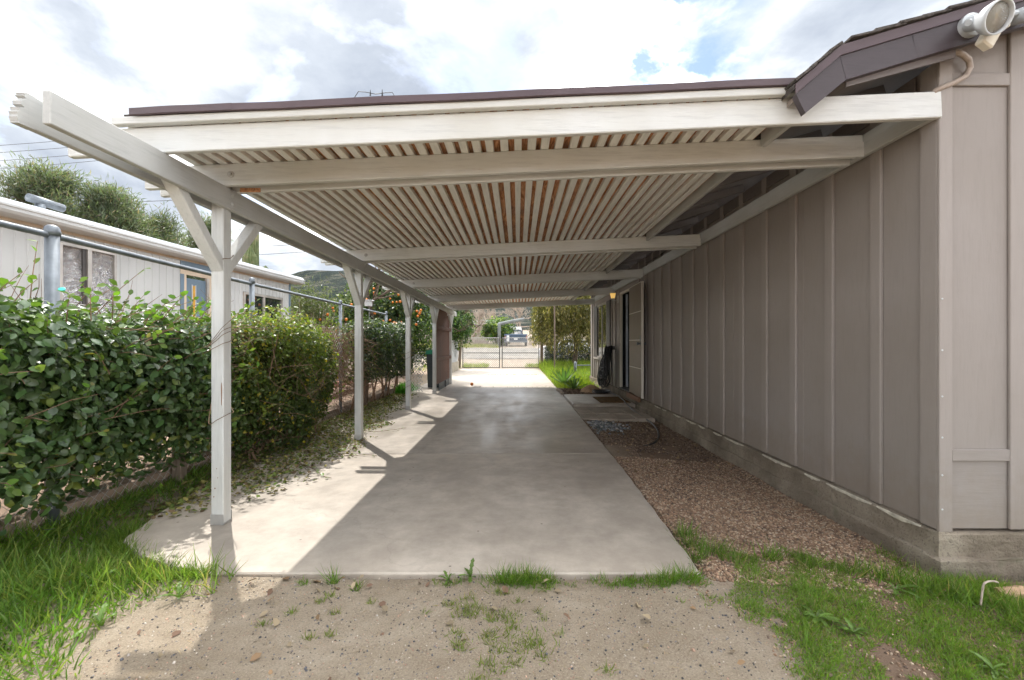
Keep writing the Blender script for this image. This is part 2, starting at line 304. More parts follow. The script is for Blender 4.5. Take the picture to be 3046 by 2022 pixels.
def m_cactus():
    m, nd, lk, b = new_mat('cactus_skin', 0.6, 0.3)
    v = coords(nd, lk); n = noise(nd, lk, v, 3, 6, 0.7)
    c = ramp(nd, lk, n, [(0.3, (0.055, 0.078, 0.026)), (0.55, (0.115, 0.14, 0.055)), (0.72, (0.25, 0.21, 0.12))]); lk.new(c, b.inputs['Base Color'])
m_cactus()

# ------------------------------------------------------------------ mesh helpers
class MB:
    """collects shapes and links them as one mesh object"""
    def __init__(s): s.v = []; s.f = []; s.mi = []
    def add(s, vs, fs, mi=0):
        o = len(s.v); s.v.extend([tuple(p) for p in vs]); s.f.extend([tuple(i + o for i in f) for f in fs]); s.mi.extend([mi] * len(fs)); return s
    def board(s, p0, p1, w, h, side=None, ch=0.004, mi=0, slant=0.0):
        """timber from p0 to p1, w across `side`, h across the other way, chamfered arrises"""
        p0, p1 = Vector(p0), Vector(p1); d = (p1 - p0); L = d.length; d.normalize()
        if side is None: side = Vector((1, 0, 0)) if abs(d.x) < 0.9 else Vector((0, 1, 0))
        side = Vector(side); side = (side - d * side.dot(d)).normalized(); up = d.cross(side)
        a, b_, c = w / 2, h / 2, L / 2; ch = min(ch, a * 0.6, b_ * 0.6, c * 0.6); mid = (p0 + p1) / 2
        idx = {}; vs = []
        for sx in (-1, 1):
            for sy in (-1, 1):
                for sz in (-1, 1):
                    for k in range(3):
                        q = [sx * (a - ch), sy * (b_ - ch), sz * (c - ch)]; q[k] = (sx * a, sy * b_, sz * c)[k]
                        idx[(sx, sy, sz, k)] = len(vs); vs.append(mid + side * q[0] + up * q[1] + d * q[2])
        fs = []
        for k in range(3):
            i, j = [t for t in range(3) if t != k]
            for sg in (-1, 1):
                q = []
                for u, v in ((-1, -1), (1, -1), (1, 1), (-1, 1)):
                    t = [0, 0, 0]; t[k] = sg; t[i] = u; t[j] = v; q.append(idx[(*t, k)])
                fs.append(q)
                for u in (-1, 1):   # chamfer along axis i? between face k and face j
                    pass
        for k in range(3):          # edges parallel to axis k
            i, j = [t for t in range(3) if t != k]
            for u in (-1, 1):
                for v in (-1, 1):
                    t0 = [0, 0, 0]; t0[i] = u; t0[j] = v; t1 = list(t0); t0[k] = -1; t1[k] = 1
                    fs.append([idx[(*t0, i)], idx[(*t1, i)], idx[(*t1, j)], idx[(*t0, j)]])
        for sx in (-1, 1):
            for sy in (-1, 1):
                for sz in (-1, 1): fs.append([idx[(sx, sy, sz, k)] for k in range(3)])
        return s.add(vs, fs, mi)
    def box(s, x0, x1, y0, y1, z0, z1, ch=0.003, mi=0):
        return s.board(((x0 + x1) / 2, (y0 + y1) / 2, z0), ((x0 + x1) / 2, (y0 + y1) / 2, z1), x1 - x0, y1 - y0, (1, 0, 0), ch, mi)
    def tube(s, pts, r, n=6, mi=0, cap=True):
        pts = [Vector(p) for p in pts]; rs = r if hasattr(r, '__len__') else [r] * len(pts)
        vs = []; fs = []; prev = None
        for i, p in enumerate(pts):
            t = (pts[min(i + 1, len(pts) - 1)] - pts[max(i - 1, 0)]).normalized()
            if prev is None:
                a = Vector((0, 0, 1)) if abs(t.z) < 0.9 else Vector((1, 0, 0)); u = t.cross(a).normalized()
            else: u = (prev - t * prev.dot(t)).normalized()
            prev = u; w = t.cross(u)
            for k in range(n):
                an = 2 * math.pi * k / n; vs.append(p + (u * math.cos(an) + w * math.sin(an)) * rs[i])
        for i in range(len(pts) - 1):
            for k in range(n):
                a, b_ = i * n + k, i * n + (k + 1) % n; fs.append((a, b_, b_ + n, a + n))
        if cap: fs.append(tuple(range(n - 1, -1, -1))); fs.append(tuple(range((len(pts) - 1) * n, len(pts) * n)))
        return s.add(vs, fs, mi)
    def lathe(s, prof, n=16, org=(0, 0, 0), axis=(0, 0, 1), mi=0):
        axis = Vector(axis).normalized(); a = Vector((1, 0, 0)) if abs(axis.x) < 0.9 else Vector((0, 1, 0)); u = axis.cross(a).normalized(); w = axis.cross(u); org = Vector(org)
        vs = []; fs = []
        for r_, h in prof:
            for k in range(n):
                an = 2 * math.pi * k / n; vs.append(org + axis * h + (u * math.cos(an) + w * math.sin(an)) * r_)
        for i in range(len(prof) - 1):
            for k in range(n):
                a_, b_ = i * n + k, i * n + (k + 1) % n; fs.append((a_, b_, b_ + n, a_ + n))
        fs.append(tuple(range(n - 1, -1, -1))); fs.append(tuple(range((len(prof) - 1) * n, len(prof) * n)))
        return s.add(vs, fs, mi)
    def prism(s, poly, y0, y1, mi=0, ax='y'):
        """extrude polygon (a,b) along y (a=x,b=z), or along x (a=y,b=z), or along z (a=x,b=y)"""
        n = len(poly); mk = {'y': lambda a, b_, t: (a, t, b_), 'x': lambda a, b_, t: (t, a, b_), 'z': lambda a, b_, t: (a, b_, t)}[ax]
        vs = [mk(a, b_, y0) for a, b_ in poly] + [mk(a, b_, y1) for a, b_ in poly]
        fs = [tuple(range(n - 1, -1, -1)), tuple(range(n, 2 * n))] + [(i, (i + 1) % n, n + (i + 1) % n, n + i) for i in range(n)]
        return s.add(vs, fs, mi)
    def build(s, name, mat, parent=None, smooth=False):
        me = bpy.data.meshes.new(name); me.from_pydata(s.v, [], s.f)
        mats = mat if isinstance(mat, (list, tuple)) else [mat]
        for q in mats: me.materials.append(M[q])
        if len(mats) > 1: me.polygons.foreach_set('material_index', s.mi)
        bm = bmesh.new(); bm.from_mesh(me); bmesh.ops.recalc_face_normals(bm, faces=bm.faces); bm.to_mesh(me); bm.free()
        if smooth: me.polygons.foreach_set('use_smooth', [True] * len(me.polygons))
        me.update(); return link(name, me, parent)
def world_of(o):
    return o.matrix_basis.copy() if o.parent is None else world_of(o.parent) @ o.matrix_parent_inverse @ o.matrix_basis
def link(name, me, parent=None):
    o = bpy.data.objects.new(name, me); C.objects.link(o)
    if parent is not None:
        o.parent = parent
        o.matrix_parent_inverse = world_of(parent).inverted()
    return o
def thing(name, label, cat, loc=(0, 0, 0), group=None):
    o = bpy.data.objects.new(name, None); C.objects.link(o); o.location = loc; o.empty_display_size = 0.1
    return tag(o, label, cat, group)
def tag(o, label, cat, group=None):
    o['label'] = label; o['category'] = cat
    if group: o['group'] = group
    return o
def structure(o, label=None):
    o['kind'] = 'structure'
    if label: o['label'] = label
    return o
def stuff(o, label=None, cat=None):
    o['kind'] = 'stuff'
    if label: o['label'] = label
    if cat: o['category'] = cat
    return o
def fast_mesh(name, tmplV, tmplF, P, A, B_, N, S, col, mat, parent=None, smooth=False):
    """many copies of a small template as one mesh: axes A (length), B_ (width), N (normal), size S"""
    P = np.asarray(P, float); n = len(P); tv = np.asarray(tmplV, float); k = len(tv)
    S = np.asarray(S, float).reshape(n, -1)
    if S.shape[1] == 1: S = np.repeat(S, 3, 1)
    co = P[:, None, :] + A[:, None, :] * (tv[None, :, 0, None] * S[:, None, 0, None]) + B_[:, None, :] * (tv[None, :, 1, None] * S[:, None, 1, None]) + N[:, None, :] * (tv[None, :, 2, None] * S[:, None, 2, None])
    me = bpy.data.meshes.new(name); me.vertices.add(n * k); me.vertices.foreach_set('co', co.reshape(-1).astype(np.float32))
    fl = np.concatenate([np.asarray(f) for f in tmplF]); ls = np.array([len(f) for f in tmplF]); st = np.concatenate([[0], np.cumsum(ls)[:-1]])
    nl = len(fl); loops = (np.arange(n)[:, None] * k + fl[None, :]).reshape(-1); starts = (np.arange(n)[:, None] * nl + st[None, :]).reshape(-1)
    me.loops.add(len(loops)); me.loops.foreach_set('vertex_index', loops.astype(np.int32))
    me.polygons.add(len(starts)); me.polygons.foreach_set('loop_start', starts.astype(np.int32))
    if smooth: me.polygons.foreach_set('use_smooth', np.ones(len(starts), bool))
    me.update(calc_edges=True)
    if col is not None:
        at_ = me.attributes.new('Col', 'FLOAT_COLOR', 'POINT'); c4 = np.ones((n, k, 4), np.float32); c4[:, :, :3] = np.clip(col, 0, 1)[:, None, :]
        at_.data.foreach_set('color', c4.reshape(-1))
    me.materials.append(M[mat]); return link(name, me, parent)
def unit(a): return a / np.maximum(np.linalg.norm(a, axis=1, keepdims=True), 1e-9)
def frames(D, Nn):
    D = unit(D); B_ = unit(np.cross(Nn, D)); N = np.cross(D, B_); return D, B_, N
LEAF_V = [(0, 0, 0), (0.36, 0.30, 0.07), (0.74, 0.24, 0.05), (1, 0, -0.06), (0.74, -0.24, 0.05), (0.36, -0.30, 0.07), (0.5, 0, -0.02)]
LEAF_F = [(0, 6, 1), (1, 6, 2), (2, 6, 3), (0, 5, 6), (5, 4, 6), (4, 3, 6)]
SLIM_V = [(0, 0, 0), (0.45, 0.09, 0.02), (1, 0, -0.05), (0.45, -0.09, 0.02)]; SLIM_F = [(0, 3, 2, 1)]
BLADE_V = [(0, -0.5, 0), (0, 0.5, 0), (0.55, 0.36, 0.10), (0.55, -0.36, 0.10), (1, 0, 0.38)]; BLADE_F = [(0, 1, 2, 3), (3, 2, 4)]
def rand_unit(n): return unit(rng.normal(size=(n, 3)))
def leaf_mass(name, P, out, size, col, mat, parent=None, slim=False, droop=0.35, jit=0.9, smin=0.6):
    n = len(P); Nn = unit(np.asarray(out) + jit * rng.normal(size=(n, 3)) * 0.6 + np.array([0, 0, 0.35]))
    D = np.cross(Nn, rand_unit(n)); D = unit(D) + np.array([0, 0, -droop]); A, B_, N = frames(D, Nn)
    S = size * rng.uniform(smin, 1.25, n)
    return fast_mesh(name, SLIM_V if slim else LEAF_V, SLIM_F if slim else LEAF_F, P, A, B_, N, S, col, mat, parent)
def colmix(n, base, var=0.35, alt=None, pa=0.0):
    c = np.tile(np.array(base, float), (n, 1)) * rng.uniform(1 - var, 1 + var, (n, 1)) * rng.uniform(0.9, 1.1, (n, 3))
    if alt is not None:
        k = rng.random(n) < pa; c[k] = np.array(alt) * rng.uniform(0.7, 1.3, (k.sum(), 1))
    return c
def at(sx, sy, Y): return Vector(((sx - 1540) / 1290 * Y, Y, 1.29 - (sy - 1021) / 1290 * Y))
# ================================================================== the setting
def sm(a, b, t): t = np.clip((t - a) / (b - a), 0, 1); return t * t * (3 - 2 * t)
def gz(x, y):
    x = np.asarray(x, float); y = np.asarray(y, float)
    z = np.full(np.broadcast(x, y).shape, -0.018) + 0.010 * (1 - sm(2.43, 2.6, y)) * sm(-1.9, -1.6, x) + 0 * x + 0 * y
    z = z + 0.006 * np.sin(x * 5.1 + 1.3 * y) + 0.005 * np.sin(y * 4.3 - x * 2.2)
    near = 1 - sm(22.3, 23.5, y)
    right = sm(1.0, 2.3, x) * near * (1 - sm(12, 14, y)); z = z - 0.055 * right
    left = sm(-2.7, -3.1, x) * 0.03; z = z + left
    z = z + sm(-3.19, -3.24, x) * 0.16 * (1 - sm(20, 26, y))
    under = sm(-3.0, -2.88, x) * (1 - sm(1.0, 1.12, x)) * sm(2.4, 2.5, y) * (1 - sm(22.1, 22.3, y)); z = z - 0.05 * under
    far = np.interp(y, [22.2, 30, 42, 46, 60, 100, 200, 400], [0, 0.19, 0.83, 1.02, 1.5, 3.0, 8.0, 20]); z = z + far
    return z
xs = np.unique(np.concatenate([np.linspace(-600, -30, 14), np.linspace(-30, -8, 16), np.linspace(-8, -3.5, 26), np.linspace(-3.5, 4, 90), np.linspace(4, 12, 20), np.linspace(12, 40, 12), np.linspace(40, 600, 12)]))
ys = np.unique(np.concatenate([np.linspace(-30, -1, 10), np.linspace(-1, 5, 70), np.linspace(5, 26, 90), np.linspace(26, 62, 40), np.linspace(62, 400, 20)]))
GX, GY = np.meshgrid(xs, ys); GZ = gz(GX, GY); nx, ny = len(xs), len(ys)
me = bpy.data.meshes.new('ground'); vv = np.stack([GX, GY, GZ], -1).reshape(-1, 3)
fi = [(j * nx + i, j * nx + i + 1, (j + 1) * nx + i + 1, (j + 1) * nx + i) for j in range(ny - 1) for i in range(nx - 1)]
me.from_pydata(vv.tolist(), [], fi); me.materials.append(M['soil']); me.polygons.foreach_set('use_smooth', [True] * len(me.polygons)); me.update()
structure(link('ground', me))

# driveway: poured concrete bays with joints between them
def redge(y): return float(np.interp(y, [2.43, 4.4, 7, 12, 22.2], [1.035, 1.09, 1.10, 1.13, 1.12]))
def ledge(y): return float(np.interp(y, [2.43, 2.62, 2.86, 4, 7, 10, 14, 22.2], [-1.78, -2.25, -2.62, -2.88, -2.92, -2.95, -2.95, -2.86]))
drive = structure(bpy.data.objects.new('driveway', None)); C.objects.link(drive)
J = [2.43, 5.06, 12.72, 17.6, 22.25]
for a, b_ in zip(J[:-1], J[1:]):
    mb = MB(); n = 40; g = 0.007; yy = np.linspace(a + g, b_ - g, n); L = [(ledge(y) + 0.012 * math.sin(y * 9), y) for y in yy]; Rr = [(redge(y) + 0.004 * math.sin(y * 17), y) for y in yy]
    ring = L + Rr[::-1]; k = len(ring); cx = -0.9
    top = [(x, y, 0.0) for x, y in ring]; mid = [(x + (0.008 if x < cx else -0.008), min(max(y, a + g + 0.008), b_ - g - 0.008), 0.0) for x, y in ring]
    vs = mid + [(x, y, -0.008) for x, y in ring] + [(x, y, -0.10) for x, y in ring]
    fs = [(i, i + 1, k - 2 - i, k - 1 - i) for i in range(n - 1)]
    for o in (0, k): fs += [(o + i, o + (i + 1) % k, o + k + (i + 1) % k, o + k + i) for i in range(k)]
    mb.add(vs, fs).build('slab', 'concrete' if a < 5 or a > 12 else 'concrete_worn', drive)

# road beyond the gate, climbing slightly
rv = []; rf = []; rys = np.linspace(30.2, 41.8, 8); rxs = np.linspace(-120, 120, 30)
for y in rys:
    for x in rxs: rv.append((x, y + 0.25 * math.sin(x * 0.35), float(gz(x, y + 0.25 * math.sin(x * 0.35))) + 0.035))
for j in range(7):
    for i in range(29): rf.append((j * 30 + i, j * 30 + i + 1, (j + 1) * 30 + i + 1, (j + 1) * 30 + i))
structure(MB().add(rv, rf).build('road', 'asphalt_pale'))

# hills: ridge heights by bearing
hx = np.linspace(-900, 900, 190); depth = np.linspace(0, 1, 46)
prof_x = [-900, -520, -420, -330, -268, -240, -215, -180, -120, -50, 60, 200, 500, 900]
prof_h = [20, 44, 60, 72, 83, 88, 92, 91, 82, 70, 60, 52, 40, 25]
r2 = np.random.default_rng(3); ph = r2.uniform(0, 6.28, 14); fr = r2.uniform(0.008, 0.09, 14)
hv = []
for d in depth:
    y = 170 + 350 * d
    h = np.interp(hx, prof_x, prof_h) * (d ** 1.15) + 6.5 * (1 - d)
    wob = sum(np.sin(hx * fr[k] + ph[k] + d * (3 + k)) for k in range(14)) * 0.9 * (0.15 + d)
    for x, z in zip(hx, h + wob): hv.append((x * (0.45 + 0.55 * d), y, z))
w_ = len(hx); hf = [(j * w_ + i, j * w_ + i + 1, (j + 1) * w_ + i + 1, (j + 1) * w_ + i) for j in range(len(depth) - 1) for i in range(w_ - 1)]
structure(MB().add(hv, hf).build('hills', 'chaparral', None, True))

# ================================================================== carport
Z0 = 2.40                                             # top of the eave beams
PX0, PX1 = -2.18, -2.091                              # post faces
post_y = [3.08, 5.79, 8.42, 11.08, 13.70]
def bz(y): return Z0 - 0.005 * (y - 2.5)              # beam top
def rz(x, y): return bz(y) + 0.0456 * (x + 2.05)      # rafter underside
RD = 0.152
carport = thing('carport', 'long white timber carport with braced posts and slatted ceiling beside the taupe house', 'carport', (-2.13, 8.4, 0))
# eave beams, the outer one with a rotted end
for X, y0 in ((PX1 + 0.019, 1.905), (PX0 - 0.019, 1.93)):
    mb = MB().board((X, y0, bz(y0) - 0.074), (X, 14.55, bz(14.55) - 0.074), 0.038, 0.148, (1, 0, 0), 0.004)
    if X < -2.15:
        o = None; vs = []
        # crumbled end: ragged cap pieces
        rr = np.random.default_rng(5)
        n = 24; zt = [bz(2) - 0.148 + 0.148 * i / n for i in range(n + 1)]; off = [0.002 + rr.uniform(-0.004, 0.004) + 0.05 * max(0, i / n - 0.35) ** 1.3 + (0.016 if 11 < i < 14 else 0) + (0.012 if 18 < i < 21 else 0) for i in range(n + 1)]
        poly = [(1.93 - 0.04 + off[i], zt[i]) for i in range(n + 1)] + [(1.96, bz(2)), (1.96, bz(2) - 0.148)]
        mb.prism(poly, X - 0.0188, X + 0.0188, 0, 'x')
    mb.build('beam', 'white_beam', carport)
for i, y in enumerate(post_y):
    p = MB().board(((PX0 + PX1) / 2, y + 0.0445, 0.0), ((PX0 + PX1) / 2, y + 0.0445, rz(-2.1, y) + RD - 0.01), 0.089, 0.089, (1, 0, 0), 0.006).build('post', 'white_post', carport)
    sh = MB(); sh.box(PX0 - 0.002, PX1 + 0.002, y - 0.0025, y + 0.0005, 0.002, 0.075, 0.0005); sh.box(PX0 - 0.002, PX1 + 0.002, y + 0.0885, y + 0.0915, 0.002, 0.075, 0.0005)
    sh.box(PX0 - 0.003, PX1 + 0.003, y - 0.003, y + 0.092, 0.0, 0.012, 0.001); sh.build('post_shoe', 'wire', p)
    for sg in (-1, 1):
        ya = y + 0.0445 + sg * 0.020; yb = y + 0.0445 + sg * 0.46
        MB().board(((PX0 + PX1) / 2, ya, 1.82), ((PX0 + PX1) / 2, yb, bz(y) - 0.085), 0.084, 0.066, (1, 0, 0), 0.004).build('brace', 'white_post', carport)
    for dz in (0.045, 0.105):
        MB().lathe([(0.017, 0), (0.017, 0.003), (0.010, 0.004), (0.010, 0.010)], 8, (PX1 + 0.038, y + 0.045, bz(y) - dz), (1, 0, 0)).build('beam_bolt', 'white_beam', carport)
raf_y = [2.52] + [t for y in post_y for t in (y - 0.040, y + 0.091)]
XR = 2.425
for k, y in enumerate(raf_y):
    xr = 2.468 if k == 0 else XR
    low = 0.006 if (k % 2 == 0 and k > 0) else 0.0
    a = Vector((-2.62, y + 0.019, rz(-2.62, y) + RD / 2 - low)); b_ = Vector((xr, y + 0.019, rz(xr, y) + RD / 2 - low))
    ro = MB().board(a, b_, 0.038, RD, (0, 1, 0), 0.005).build('rafter', 'white_rafter', carport)
    if k in (1, 3, 5, 7, 9):
        MB().lathe([(0.024, 0), (0.024, 0.004), (0.013, 0.005), (0.012, 0.012), (0.004, 0.014)], 10, (PX1 - 0.01 + 0.09, y - 0.0, rz(-2.0, y) + 0.075), (0, -1, 0)).build('rafter_bolt', 'wire', ro)
    if k > 0:
        h = MB(); z = rz(XR, y); h.box(XR - 0.05, XR + 0.0015, y - 0.002, y + 0.040, z - low - 0.003, z + 0.10, 0.0008)
        h.build('joist_hanger', 'white_rafter', ro)
# a bare chip of timber where the paint ends on the second rafter
MB().box(-2.03, -1.88, 3.168, 3.172, rz(-2.0, 3.17) - 0.004, rz(-2.0, 3.17) + 0.026, 0.0005).build('bare_patch', 'plywood', carport)
# ledger on the house wall
MB().board((2.446, 2.56, 2.607 + 0.076), (2.446, 14.7, 2.607 + 0.076), 0.038, 0.152, (1, 0, 0), 0.005).build('ledger', 'white_beam', carport)
# eave board between rafter pairs
seg = [2.56] + [t for y in post_y for t in (y - 0.041, y + 0.131)]
for a, b_ in zip(seg[0::2], seg[1::2]):
    z = rz(1.72, a) + RD - 0.058; z1 = rz(1.72, b_) + RD - 0.058
    MB().board((1.72, a, z + 0.075), (1.72, b_, z1 + 0.075), 0.036, 0.15, (1, 0, 0), 0.004).build('eave_board', 'white_beam', carport)
# ceiling slats, then the stained deck above them
def rt(x, y): return rz(x, y) + RD
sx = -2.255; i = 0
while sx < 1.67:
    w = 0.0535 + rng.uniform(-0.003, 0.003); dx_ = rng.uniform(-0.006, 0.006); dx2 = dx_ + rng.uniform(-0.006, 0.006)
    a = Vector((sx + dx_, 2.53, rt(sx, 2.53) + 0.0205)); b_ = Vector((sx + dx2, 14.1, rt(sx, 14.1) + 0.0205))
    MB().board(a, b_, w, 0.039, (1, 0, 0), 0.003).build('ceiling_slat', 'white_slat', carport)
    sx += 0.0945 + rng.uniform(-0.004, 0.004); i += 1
# deck sheets (1.2 m) above the slats
ys_ = [2.50, 3.72, 4.94, 6.16, 7.38, 8.6, 9.82, 11.04, 12.26, 13.48, 14.15]
for a, b_ in zip(ys_[:-1], ys_[1:]):
    for xa, xb in ((-2.27, -0.20), (-0.19, 1.70)):
        q = [(xa, a + 0.003, rt(xa, a) + 0.0412), (xb, a + 0.003, rt(xb, a) + 0.0412), (xb, b_ - 0.003, rt(xb, b_) + 0.0412), (xa, b_ - 0.003, rt(xa, b_) + 0.0412)]
        vs = q + [(x, y, z + 0.012) for x, y, z in q]
        MB().add(vs, [(0, 1, 2, 3), (4, 5, 6, 7), (0, 1, 5, 4), (1, 2, 6, 5), (2, 3, 7, 6), (3, 0, 4, 7)]).build('deck_sheet', 'plywood', carport)
# roofing felt, front trim and brown drip flashing
q = [(-2.27, 2.50, rt(-2.27, 2.50) + 0.055), (1.83, 2.50, rt(1.83, 2.50) + 0.055), (1.83, 14.2, rt(1.83, 14.2) + 0.055), (-2.27, 14.2, rt(-2.27, 14.2) + 0.055)]
MB().add(q + [(x, y, z + 0.012) for x, y, z in q], [(0, 1, 2, 3), (4, 5, 6, 7), (0, 1, 5, 4), (1, 2, 6, 5), (2, 3, 7, 6), (3, 0, 4, 7)]).build('roof_sheet', 'shingle', carport)
MB().board((-2.325, 2.497, rt(-2.325, 2.49) + 0.021), (1.60, 2.497, rt(1.6, 2.49) + 0.021), 0.042, 0.044, (0, 1, 0), 0.004).build('front_trim', 'white_rafter', carport)
fz = lambda x: rt(x, 2.46) + 0.037
for xa, xb in ((-2.20, -1.62), (-1.64, 1.58)):
    dy_ = 0.0 if xa > -2 else -0.002
    vs = []
    for x in np.linspace(xa, xb, 12):
        w = 0.0015 * math.sin(x * 6) + 0.001 * math.sin(x * 15)
        vs += [(x, 2.466 + dy_, fz(x) + w), (x, 2.455 + dy_, fz(x) + 0.004 + w), (x, 2.455 + dy_, fz(x) + 0.041 + w), (x, 2.56, fz(x) + 0.043)]
    fs = [(4 * i + j, 4 * i + j + 1, 4 * i + j + 5, 4 * i + j + 4) for i in range(11) for j in range(3)]
    MB().add(vs, fs).build('drip_flashing', 'flashing', carport)
tag(MB().tube([(-0.970, 2.56, rt(-0.8, 2.56) + 0.123), (-0.940, 2.56, rt(-0.8, 2.56) + 0.168), (-0.900, 2.56, rt(-0.8, 2.56) + 0.165), (-0.840, 2.56, rt(-0.8, 2.56) + 0.153), (-0.780, 2.56, rt(-0.8, 2.56) + 0.161), (-0.740, 2.56, rt(-0.8, 2.56) + 0.163), (-0.720, 2.56, rt(-0.7, 2.56) + 0.123)], 0.0022, 5)
    .tube([(-0.870, 2.56, rt(-0.8, 2.56) + 0.143), (-0.870, 2.56, rt(-0.8, 2.56) + 0.178)], [0.005, 0.0015], 5).tube([(-0.800, 2.56, rt(-0.8, 2.56) + 0.143), (-0.800, 2.56, rt(-0.8, 2.56) + 0.181)], [0.005, 0.0015], 5)
    .build('roof_wire', 'cable'), 'thin dark wire with two clips looping along the top of the carport roof', 'wire')

# chips where paint has fallen off the first post
for (x, z, w, h) in ((PX1 - 0.012, 0.93, 0.010, 0.17), (PX0 + 0.03, 0.26, 0.012, 0.012), (PX0 + 0.022, 0.20, 0.010, 0.010), (PX0 + 0.05, 0.335, 0.007, 0.008), (PX0 + 0.042, 0.40, 0.006, 0.008)):
    n = 9; poly = [(x + w / 2 * math.cos(6.283 * k / n) * (0.75 + 0.3 * math.sin(k * 2.3)), z + h / 2 * math.sin(6.283 * k / n)) for k in range(n)]
    MB().prism(poly, 3.0784, 3.0805).build('paint_chip', 'threshold_wood', carport)
# ================================================================== house
WX = 2.467                                            # face of the battens
house = thing('house', 'taupe board-and-batten house with brown fascia and concrete footing along the carport', 'house', (4.0, 8.5, 0))
cuts = [(2.565, 3.78), (3.78, 5.0), (5.0, 6.22), (6.22, 7.44), (7.44, 8.6), (8.6, 9.30), (10.39, 11.55), (13.95, 14.8)]
for a, b_ in cuts: MB().box(2.4925, 2.505, a + 0.0012, b_ - 0.0012, 0.19, 2.96, 0.001).build('siding_panel', 'taupe_wall', house)
MB().box(2.4925, 2.505, 9.30, 10.39, 2.50, 2.96, 0.001).build('siding_panel', 'taupe_wall', house)
MB().box(2.4925, 2.505, 11.55, 13.95, 2.47, 2.96, 0.001).build('siding_panel', 'taupe_wall', house)
MB().box(2.4925, 2.505, 11.55, 13.95, 0.19, 0.84, 0.001).build('siding_panel', 'taupe_wall', house)
by = 2.952; bat = []
while by < 9.1: bat.append((by, 0.195, 2.95)); by += 0.4515
for y in (10.55, 10.98, 11.40, 14.05, 14.40): bat.append((y, 0.195, 2.95))
for y in np.arange(11.75, 13.95, 0.40): bat.append((float(y), 0.195, 0.80))
for y, z0, z1 in bat: MB().box(WX, 2.492, y, y + 0.088, z0 + rng.uniform(-0.006, 0.006), z1, 0.004).build('batten', 'taupe_trim', house)
# corner boards and front wall facing the camera
MB().box(WX - 0.002, 2.492, 2.553, 2.66, 0.192, 2.95, 0.004).build('corner_board', 'taupe_trim', house)
cb = MB().box(WX - 0.004, WX + 0.075, 2.532, 2.5525, 0.186, 2.99, 0.004).build('corner_board', 'taupe_trim', house)
for z in (0.32, 0.52, 0.74, 0.98, 1.25, 1.55): MB().lathe([(0.006, 0), (0.005, 0.002), (0.001, 0.003)], 6, (WX + 0.012, 2.532, z), (0, -1, 0)).build('nail_head', 'lamp_white', cb)
for z0, z1 in ((0.20, 0.60), (0.668, 2.80), (2.873, 3.25)):
    MB().box(WX + 0.075, 4.6, 2.5545, 2.57, z0, z1, 0.001).build('front_panel', 'taupe_cross' if z0 < 0.3 else 'taupe_wall', house)
for x in (WX + 0.415, WX + 0.865, WX + 1.315):
    MB().box(x, x + 0.088, 2.535, 2.5542, 0.20, 3.5, 0.004).build('batten', 'taupe_trim', house)
for z0, z1 in ((0.60, 0.668), (2.80, 2.873)):
    for xa, xb in ((WX + 0.0755, WX + 0.4145), (WX + 0.5035, WX + 0.8645), (WX + 0.9535, WX + 1.3145)):
        MB().box(xa, xb, 2.537, 2.5543, z0, z1, 0.003).build('cross_trim', 'taupe_cross', house)
MB().box(4.6, 4.62, 2.57, 14.8, 0.19, 3.3, 0.001).build('back_wall', 'taupe_wall', house)
MB().box(2.49, 4.6, 14.8, 14.815, 0.19, 3.3, 0.001).build('end_wall', 'taupe_wall', house)
# footing: upper curb and a rougher wider base, uneven
def footing(name, xf, yf, z0, z1, amp, seed):
    r_ = np.random.default_rng(seed); path = [(xf, y) for y in np.arange(14.8, yf, -0.21)] + [(x, yf) for x in np.arange(xf, 4.7, 0.14)]
    zs = [z0, z0 + (z1 - z0) * .35, z0 + (z1 - z0) * .7, z1 - 0.012, z1]; vs = []
    for i, (x, y) in enumerate(path):
        for j, z in enumerate(zs):
            o = r_.uniform(-amp, amp) + (0.012 if j == 4 else 0)
            if i < len(path) / 1 and x == xf and y > yf: px, py = x + o, y
            else: px, py = x + (o if x == xf else 0), y + o
            vs.append((px, py, z + (r_.uniform(-amp, amp) * 0.8 if 0 < j else 0)))
        vs.append((x + 0.2 if x == xf else x, y + (0.2 if y == yf else 0), z1))
    k = len(zs) + 1
    fs = [(i * k + j, (i + 1) * k + j, (i + 1) * k + j + 1, i * k + j + 1) for i in range(len(path) - 1) for j in range(k - 1)]
    return MB().add(vs, fs).build(name, 'foundation_concrete', house)
footing('footing', 2.447, 2.52, 0.03, 0.186, 0.005, 1); footing('footing_base', 2.424, 2.485, -0.22, 0.045, 0.009, 2)
r_ = np.random.default_rng(6); y = 2.62
while y < 8:      # pale mortar smears left along the top of the footing
    L = r_.uniform(0.12, 0.5); vs = []; n = 8
    for k in range(n + 1):
        t = k / n; w = 0.004 + 0.016 * math.sin(math.pi * t) * r_.uniform(0.5, 1.2); vs += [(2.440, y + L * t, 0.189), (2.434, y + L * t, 0.184), (2.433, y + L * t, 0.184 - w)]
    MB().add(vs, [(3 * k + j, 3 * k + 3 + j, 3 * k + 4 + j, 3 * k + 1 + j) for k in range(n) for j in range(2)]).build('mortar_smear', 'mortar', house); y += L + r_.uniform(0.02, 0.4)
